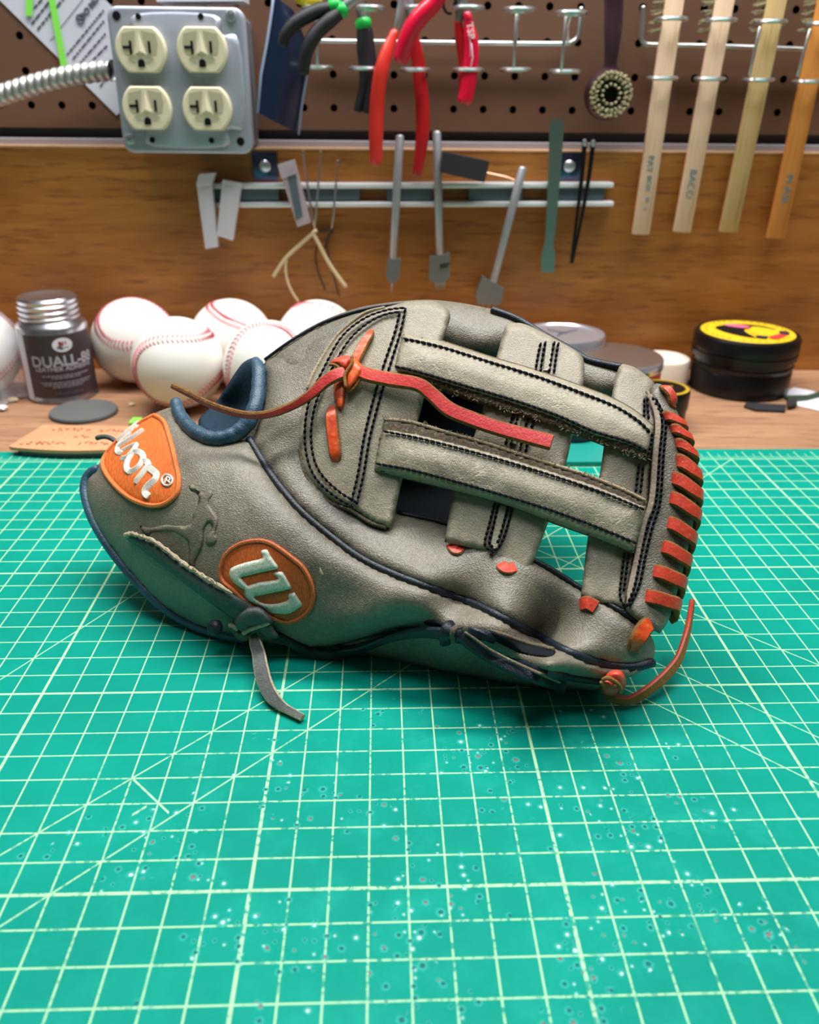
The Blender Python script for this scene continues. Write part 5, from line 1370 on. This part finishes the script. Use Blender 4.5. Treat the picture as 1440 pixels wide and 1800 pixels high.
letters([([(246, 742), (226, 759), (207, 776)], .0032), ([(231, 761), (215, 775), (205, 786)], .0022), ([(253, 755), (238, 766), (220, 778), (208, 787), (207, 794), (214, 797)], .0028),
         ([(242, 779), (228, 785), (214, 793), (209, 797)], .0020), ([(242, 780), (236, 790), (229, 799), (221, 805), (213, 806)], .0027),
         ([(231, 800), (238, 794), (247, 796), (252, 804), (248, 816), (239, 825), (229, 829), (223, 823), (225, 811), (232, 800)], LW),
         ([(250, 810), (258, 812), (262, 819)], LW), ([(261, 819), (250, 833), (238, 849)], LW), ([(261, 822), (268, 827), (275, 834), (273, 843), (262, 853), (256, 861), (256, 868), (262, 873)], .0034)], M['white_embroidery'], wp)
q = onface([(294 + 9.5 * math.cos(a), 844 + 9.5 * math.sin(a)) for a in np.linspace(0, 2 * math.pi, 13)], .0014, 3)
MB().tube(q, .0005, 6, cap=False).build('registered_mark', M['white_embroidery'], wp)
letters([([(290, 849), (294, 838)], .0010), ([(294, 838), (299, 841), (297, 845), (292, 845)], .0008), ([(295, 845), (299, 849)], .0008)], M['white_embroidery'], wp, 'registered_mark')
# --- oval emblem patch
def cp7(pts): return [(370 + x / 7.2, 930 + y / 7.2) for x, y in pts]
OV = cp7([(100, 480), (160, 330), (270, 220), (420, 150), (600, 125), (740, 150), (880, 230), (1040, 350), (1180, 470), (1280, 640), (1325, 820), (1310, 980), (1240, 1090), (1120, 1170), (980, 1205), (860, 1170), (700, 1090), (540, 1000), (400, 900), (270, 780), (150, 680), (100, 580)])
op_ = panel('oval_patch', OV, FS, M['rust_embroidery'], off=-.0006, th=.0016, er=8, back=.001, ber=8, step=7, parent=gl)
cc = np.mean(np.array(OV), 0); inner = [tuple(cc + (np.array(p) - cc) * .955) for p in OV]
MB().tube(onface(inner + inner[:1], .0008, 4), .0011, 8, cap=False).build('patch_border', M['rust_border'], op_)
EM = cp7([(620, 290), (620, 290), (650, 262), (705, 250), (730, 265), (780, 360), (885, 495), (885, 495), (830, 515), (720, 535), (420, 605), (395, 622), (470, 712), (470, 712), (640, 665), (830, 640), (842, 620), (790, 565), (790, 565), (840, 540), (905, 535), (935, 565), (1045, 755), (1045, 755), (960, 775), (600, 850), (570, 868), (650, 930), (780, 948), (930, 918), (985, 885), (965, 825), (965, 825), (1065, 795), (1065, 795), (1180, 965), (1180, 965), (1010, 1070), (900, 1080), (760, 1060), (640, 990), (500, 920), (432, 850), (425, 772), (425, 772), (300, 690), (238, 610), (235, 550), (260, 490), (400, 432), (640, 372), (655, 350)])
panel('emblem', EM, FS, M['pale_embroidery'], off=.0008, th=.0014, er=6, back=.0008, ber=6, step=4, parent=op_)
# --- embossed figure
def c3(pts): return [(210 + x / 7.2, 840 + y / 7.2) for x, y in pts]
FIG = c3([(880, 100), (920, 70), (960, 100), (968, 145), (1060, 188), (1110, 145), (1150, 135), (1190, 180), (1180, 240), (1130, 320), (1200, 420), (1245, 500), (1240, 600), (1210, 690), (1238, 760), (1200, 840), (1130, 860), (1090, 820), (1105, 740), (1165, 660), (1155, 575), (1095, 600), (1060, 700), (1045, 850), (960, 1060), (955, 1150), (880, 1100), (872, 840), (800, 760), (650, 687), (430, 692), (345, 740), (255, 605), (380, 632), (600, 592), (870, 600), (935, 450), (1000, 290), (985, 205), (895, 160)])
panel('embossed_figure', FIG, FS, M['emboss_leather'], off=.0001, th=.0006, er=4, back=.0006, ber=4, step=5, parent=gl)
# scuffs of bare leather
SC_ = cp7([(1355, 500), (1395, 440), (1420, 520), (1450, 560), (1420, 640), (1380, 600)])
panel('scuff', SC_, FS, M['pale_suede'], off=-.0006, th=.0008, er=4, back=.0004, ber=4, step=4, parent=gl)

# --- laces
def snorm(surf, x, y):
    b = surf.many([(x - 6, y), (x + 6, y), (x, y - 6), (x, y + 6)]); p = [G(x - 6, y, b[0]), G(x + 6, y, b[1]), G(x, y - 6, b[2]), G(x, y + 6, b[3])]
    n = (p[1] - p[0]).cross(p[3] - p[2]); n = n.normalized() if n.length > 0 else GN
    return n if n.dot(GN) > 0 else -n
def lace(name, pts, surf, wid, th, mats, per=6, nfix=None, side=None, d0=0.0, twist=None):
    """pts (px, py, d mm above the surface)"""
    P = cr_(pts, per); base = surf.many([p[:2] for p in P]) if surf else [0] * len(P)
    q = [G(p[0], p[1], b + p[2] / 1000 + d0) for p, b in zip(P, base)]; k = len(q); N = []
    for i in range(k):
        T = (q[min(i + 1, k - 1)] - q[max(i - 1, 0)]).normalized()
        if side is not None: nn = T.cross(side).normalized(); nn = nn if (nn.dot(GN) > 0 or i > 0) else nn; N.append(nn)
        else:
            nn = nfix if nfix is not None else (snorm(surf, P[i][0], P[i][1]) if surf else GN)
            if twist: a = np.interp(i / (k - 1), twist[0], twist[1]); nn = Quaternion(T, math.radians(float(a))) @ Vector(nn)
            N.append(nn)
    return MB().strap(q, N, [float(np.interp(i / (k - 1), np.linspace(0, 1, len(wid)), wid)) for i in range(k)] if isinstance(wid, (list, tuple)) else wid, th, 0, 1 if len(mats) > 1 else 0).build(name, mats, gl, ang=35)
RED = [M['red_lace'], M['lace_edge']]; ORA = [M['orange_lace'], M['lace_edge']]; COR = [M['coral_lace'], M['lace_edge']]
lace('pocket_lace', [(654, 583, 1.5), (648, 592, 4.5), (638, 608, 5), (627, 630, 5.5), (618, 648, 5)], BW, [.0030, .0046, .0052, .0052, .0050], .0022, ORA)
lace('pocket_lace', [(585, 716, 2), (583, 730, 4.6), (584, 750, 5), (587, 775, 5), (590, 800, 4.4), (592, 816, 1.5)], BW, [.0040, .0056, .0058, .0058, .0056, .0034], .0022, ORA)
lace('lace_tail', [(607, 655, 9), (590, 660, 10), (570, 672, 10), (548, 692, 10), (520, 710, 10), (480, 726, 11), (440, 730, 12), (400, 722, 13), (365, 709, 14), (335, 694, 15), (303, 678, 16)], BW, [.0062, .0062, .0056, .0046, .0040, .0036, .0034, .0034, .0032, .0030, .0026], .0026, RED, twist=([0, .3, .6, 1], [0, -25, -50, -55]))
lace('lace_tail', [(630, 652, 8), (650, 660, 8), (690, 668, 8), (735, 676, 8.5), (760, 694, 7.5), (790, 720, 7), (830, 737, 6), (870, 751, 6), (920, 765, 6.5), (970, 778, 7)], BW, [.0062, .0066, .0066, .0062, .0064, .0068, .0068, .0066, .0068, .0070], .0028, RED)
# overhand knot
panel('lace_knot', [(588, 672), (594, 667), (605, 667), (608, 681), (607, 708), (600, 723), (591, 714), (586, 692)], BW, M['orange_lace'], off=.003, th=.0034, er=8, back=.002, ber=6, step=4, parent=gl)
panel('lace_knot', [(618, 630), (626, 632), (636, 641), (640, 648), (634, 661), (622, 680), (612, 688), (608, 682), (606, 661), (611, 648)], BW, M['orange_lace'], off=.0065, th=.0046, er=11, back=.003, ber=6, step=4, parent=gl)
panel('lace_knot', [(580, 640), (585, 633), (596, 627), (608, 625), (618, 628), (615, 640), (609, 651), (601, 648), (590, 641)], BW, M['coral_lace'], off=.0075, th=.0040, er=9, back=.003, ber=6, step=4, parent=gl)
cord('lace_knot_edge', [(619, 627), (618, 640), (610, 652), (606, 662), (608, 680)], BW, .0112, .0008, M['lace_edge'])
cord('lace_knot_edge', [(580, 641), (590, 642), (600, 650), (607, 656)], BW, .0098, .0008, M['lace_edge'])
cord('lace_knot_edge', [(640, 648), (635, 662), (624, 680), (613, 689)], BW, .0078, .0008, M['lace_edge'])
# loops over the right edge
LO = [((1168, 729), (1202, 745)), ((1181, 751), (1213, 769)), ((1190, 777), (1222, 798)), ((1192, 808), (1229, 834)), ((1184, 839), (1230, 868)), ((1181, 874), (1227, 903)), ((1177, 918), (1219, 944)), ((1167, 960), (1210, 984)), ((1152, 1003), (1201, 1023)), ((1138, 1047), (1191, 1062))]
for i, ((x0, y0), (x1, y1)) in enumerate(LO):
    nx = LO[min(i + 1, len(LO) - 1)]; sd = G(*LO[max(i - 1, 0)][1], 0) - G(*LO[min(i + 1, 9)][1], 0); sd.normalize()
    dx, dy = x1 - x0, y1 - y0
    w_ = .0046 if i < 3 else .0060
    lace('edge_lace', [(x0 + 1, y0 + 1, -.5), (x0 + 3, y0 + 2, 3.2), (x0 + dx * .3, y0 + dy * .25, 4.8), (x0 + dx * .7, y0 + dy * .7, 4.6), (x1 - 3, y1 - 1, 3), (x1 + 1, y1 + 3, -.5), (x1, y1 + 9, -4), (x1 - 6, y1 + 18, -7), (x1 - 16, y1 + 24, -8.5)], BW, w_, .0026, COR, side=sd, per=5)
lace('edge_lace', [(1166, 682, 1), (1172, 684, 4), (1180, 694, 4), (1183, 708, 2), (1180, 716, -3)], BW, .0044, .0024, COR)
# small bits where the web is tied to the thumb
for pts, w_ in (([(1021, 1064, 0), (1024, 1062, 3), (1034, 1060, 4), (1048, 1068, 3)], .0058), ([(792, 956, 0), (796, 962, 3), (803, 968, 3.4), (812, 962, 2)], .0052), ([(878, 988, 0), (884, 996, 3), (893, 1000, 3.4), (905, 998, 2)], .0052)):
    lace('web_tie', pts, BS, w_, .0020, COR)
TOCAM = Vector((0, -.75, .66))
lace('tip_tie', [(1146, 1096, -1), (1138, 1099, 6), (1129, 1110, 8), (1120, 1126, 8), (1112, 1139, 2)], BS, [.0058, .0066, .0068, .0066, .0056], .0028, ORA, nfix=TOCAM + GT * .2)
def kn(name, px, py, d, r, mat, sq=(1, 1, .8), rot=0.0):
    c_ = G(px, py, d); bm = bmesh.new(); bmesh.ops.create_icosphere(bm, subdivisions=3, radius=r)
    ca, sa = math.cos(rot), math.sin(rot); A = GT * ca + GS * sa; B = GS * ca - GT * sa
    vs = [c_ + A * (v.co.x * sq[0]) + B * (v.co.y * sq[1]) + GN * (v.co.z * sq[2] * (1 + .12 * math.sin(v.co.x * 1400))) for v in bm.verts]; fs = [[v.index for v in f.verts] for f in bm.faces]; bm.free()
    return MB().add(vs, fs).build(name, mat, gl)
panel('tip_knot', [(1063, 1190), (1074, 1179), (1089, 1178), (1099, 1188), (1100, 1206), (1091, 1214), (1080, 1206), (1068, 1200)], BS, M['coral_lace'], off=.004, th=.0055, er=14, back=.004, ber=8, step=4, parent=gl)
panel('tip_knot', [(1055, 1200), (1064, 1194), (1078, 1200), (1087, 1211), (1083, 1220), (1067, 1222), (1057, 1214)], BS, M['coral_lace'], off=.0085, th=.0050, er=11, back=.004, ber=8, step=4, parent=gl)
cord('tip_knot_edge', [(1060, 1195), (1068, 1192), (1080, 1197), (1090, 1207), (1092, 1217)], BS, .0118, .0009, M['lace_edge'])
cord('tip_knot_edge', [(1057, 1199), (1064, 1205), (1074, 1208), (1082, 1204)], BS, .0132, .0008, M['lace_edge'])
TL = [(1066, 1212, .0085), (1074, 1224, .0065), (1090, 1231, .005), (1110, 1230, .0045), (1140, 1213, .0065), (1170, 1188, .0095), (1192, 1160, .013), (1206, 1120, .018), (1213, 1085, .022), (1217, 1056, .0255)]
P = cr_(TL, 6); q = [at_z(x, y, z) for x, y, z in P]; k = len(q)
nn = [Quaternion((q[min(i + 1, k - 1)] - q[max(i - 1, 0)]).normalized(), math.radians(float(np.interp(i / k, [0, .3, .6, 1], [40, 35, 20, 60])))) @ (Z3 * .6 - Vector((0, 1, 0)) * .8) for i in range(k)]
MB().strap(q, nn, [float(np.interp(i / k, [0, .2, .5, .8, 1], [.0048, .0044, .0048, .0036, .0026])) for i in range(k)], .0022, 0, 1).build('lace_tail', [M['lace_edge'], M['coral_lace']], gl)

# --- grey wrist thong with its knot and tail
FLAP = [(220, 942), (228, 937), (241, 941), (268, 951), (293, 968), (321, 990), (349, 1009), (377, 1026), (410, 1044), (440, 1062), (455, 1080), (448, 1096), (425, 1097), (405, 1086), (363, 1055), (335, 1034), (307, 1012), (272, 985), (245, 963), (226, 951)]
panel('wrist_thong', FLAP, FS, M['dark_grey_leather'], off=.0018, th=.0012, er=6, back=.0016, ber=6, step=6, parent=gl, extra=lambda x, y: .0016 * math.sin((x - 220) / 240 * 3.1))
q = onface([(220, 942), (230, 938), (242, 941), (268, 950), (293, 967), (321, 989), (349, 1008), (377, 1025), (408, 1043)], .0040); MB().tube(q, [.0011, .0015, .0014] + [.0010 + .0003 * math.sin(i * 2.3) for i in range(len(q) - 5)] + [.0007, .0004], 8).build('thong_raw_edge', M['pale_suede'], gl)
panel('thong_end', [(403, 1099), (411, 1101), (424, 1110), (438, 1114), (436, 1126), (424, 1127), (412, 1118)], BS, M['suede_edge'], off=.008, th=.0024, er=6, back=.002, ber=5, step=4, parent=gl)
panel('thong_end', [(452, 1098), (474, 1096), (482, 1106), (490, 1120), (470, 1124), (456, 1114)], BS, M['dark_grey_leather'], off=.009, th=.0030, er=8, back=.003, ber=6, step=4, parent=gl)
panel('thong_knot', [(412, 1092), (420, 1078), (436, 1068), (456, 1067), (471, 1079), (480, 1096), (462, 1100), (442, 1104), (428, 1112), (416, 1104)], BS, M['dark_grey_leather'], off=.010, th=.0050, er=16, back=.006, ber=10, step=4, parent=gl)
cord('thong_knot_edge', [(428, 1113), (440, 1106), (454, 1101), (472, 1095)], BS, .0128, .0011, M['pale_suede'])
cord('thong_knot_edge', [(404, 1099), (410, 1100), (418, 1106)], BS, .0100, .0012, M['pale_suede'])
TL = [(446, 1116, .014), (449, 1130, .0125), (455, 1150, .0105), (459, 1175, .0085), (466, 1200, .006), (478, 1224, .0042), (494, 1240, .003), (512, 1251, .0024), (532, 1262, .002)]
P = cr_(TL, 6); q = [at_z(x, y, z) for x, y, z in P]; k = len(q)
nn = [(Vector((0, -1, 0)) * float(np.interp(i / k, [0, .6, 1], [1, .9, .2])) + Z3 * float(np.interp(i / k, [0, .6, 1], [.5, .6, 1]))) for i in range(k)]
MB().strap(q, nn, [float(np.interp(i / k, [0, .15, .4, .62, .8, 1], [.0040, .0056, .0066, .0060, .0036, .0032])) for i in range(k)], .0018, 0, 1).build('thong_tail', [M['dark_grey_leather'], M['pale_suede']], gl)
cord('thong_end', [(170, 770), (178, 768), (188, 768), (198, 772), (206, 779)], RBF([(170, 770, -16), (206, 779, -16), (190, 800, -16), (180, 760, -16)]), 0, .0013, M['dark_grey_leather'])
kn('binding_end', 378, 1103, .008, .0036, M['navy_piping'])
# --- navy lace along the underside
NV = [M['navy_piping'], M['navy_piping']]; NV2 = [M['navy_leather'], M['suede_edge']]
lace('navy_lace', [(600, 1146, 2), (640, 1138, 4), (690, 1120, 5), (740, 1112, 6), (780, 1114, 7), (800, 1118, 7)], BS, [.004, .0044, .0048, .0046, .005, .005], .0026, NV)
lace('navy_lace', [(545, 1146, 1), (580, 1150, 2), (620, 1146, 3), (650, 1134, 3)], BS, .005, .003, NV)
lace('navy_lace', [(470, 1112, 7), (500, 1124, 5), (530, 1140, 3), (560, 1152, 1), (600, 1156, 1)], BS, .0046, .003, NV)
lace('navy_knot', [(783, 1130, 9), (783, 1117, 13), (788, 1103, 13), (795, 1099, 10)], BS, [.0046, .0052, .0050, .0044], .0028, NV, nfix=TOCAM)
kn('navy_knot', 808, 1112, .013, .0052, M['navy_piping'], (1.0, .85, .7), -.4)
lace('navy_knot', [(796, 1128, 13), (795, 1114, 16), (800, 1104, 16), (812, 1101, 13)], BS, [.0016, .0020, .0020, .0016], .0014, [M['suede_edge']], nfix=TOCAM)
lace('navy_tail', [(812, 1118, 12), (830, 1132, 12), (855, 1149, 12), (885, 1165, 12), (920, 1181, 12), (955, 1195, 12), (990, 1208, 12)], BS, [.0048, .0056, .0056, .0054, .0052, .0050, .0046], .0028, NV, nfix=TOCAM)
cord('navy_tail_edge', [(818, 1112), (834, 1123), (858, 1140), (888, 1156), (922, 1172), (956, 1187), (984, 1199)], BS, .0128, .0006, M['suede_edge'])
panel('lace_slot', [(856, 1108), (870, 1110), (920, 1128), (960, 1136), (976, 1143), (974, 1151), (955, 1155), (915, 1148), (880, 1132), (862, 1120)], FS, M['dark_lining'], off=.0002, th=.0010, er=5, back=.001, ber=5, step=5, parent=gl)
cord('slot_lip', [(858, 1109), (880, 1114), (920, 1129), (950, 1136), (972, 1141)], BS, .0052, .0009, M['suede_edge'])
lace('navy_lace', [(824, 1110, 6), (840, 1114, 7), (855, 1118, 7), (870, 1124, 5)], BS, .0044, .0024, NV)
panel('lace_slot', [(745, 1093), (760, 1089), (775, 1094), (782, 1103), (766, 1103), (750, 1099)], FS, M['dark_lining'], off=.0002, th=.0010, er=4, back=.001, ber=4, step=4, parent=gl)

# raw fibres standing off the cut suede edges
def fibres(pts, surf, d, n, spread, ln, mat, seed):
    r = random.Random(seed); P = cr_(pts, 8); mb = MB()
    for _ in range(n):
        x, y = P[r.randrange(len(P))]; x += r.uniform(-5, 5); y += r.uniform(-spread, spread); b = float(surf.many([(x, y)])[0]) + d
        a = G(x, y, b - .0004); e = Vector((r.uniform(-1, 1), r.uniform(-.4, .4), r.uniform(-1, 1))).normalized()
        mb.tube([a, a + GN * .0005 + e * ln * .5, a + e * ln * r.uniform(.6, 1.2) + GN * .0006], [.00022, .00018, .0001], 4, cap=False)
    mb.build('raw_fibres', mat, gl, kind='stuff')
fibres([(740, 670), (801, 691), (861, 710), (942, 734), (1002, 754), (1063, 778), (1115, 798), (1136, 805)], BW, .0046, 130, 5, .0014, M['pale_suede'], 1)
fibres([(676, 735), (723, 740), (786, 758), (848, 775), (907, 794), (973, 815), (1036, 835), (1098, 860)], BW, .0046, 170, 2, .0016, M['pale_suede'], 2)
fibres([(526, 780), (530, 815), (545, 850), (580, 883), (620, 899), (650, 918)], BW, .0008, 70, 2, .0014, M['pale_suede'], 3)
fibres([(222, 941), (241, 940), (268, 950), (321, 989), (377, 1025)], FS, .0048, 70, 2, .0014, M['pale_suede'], 4)
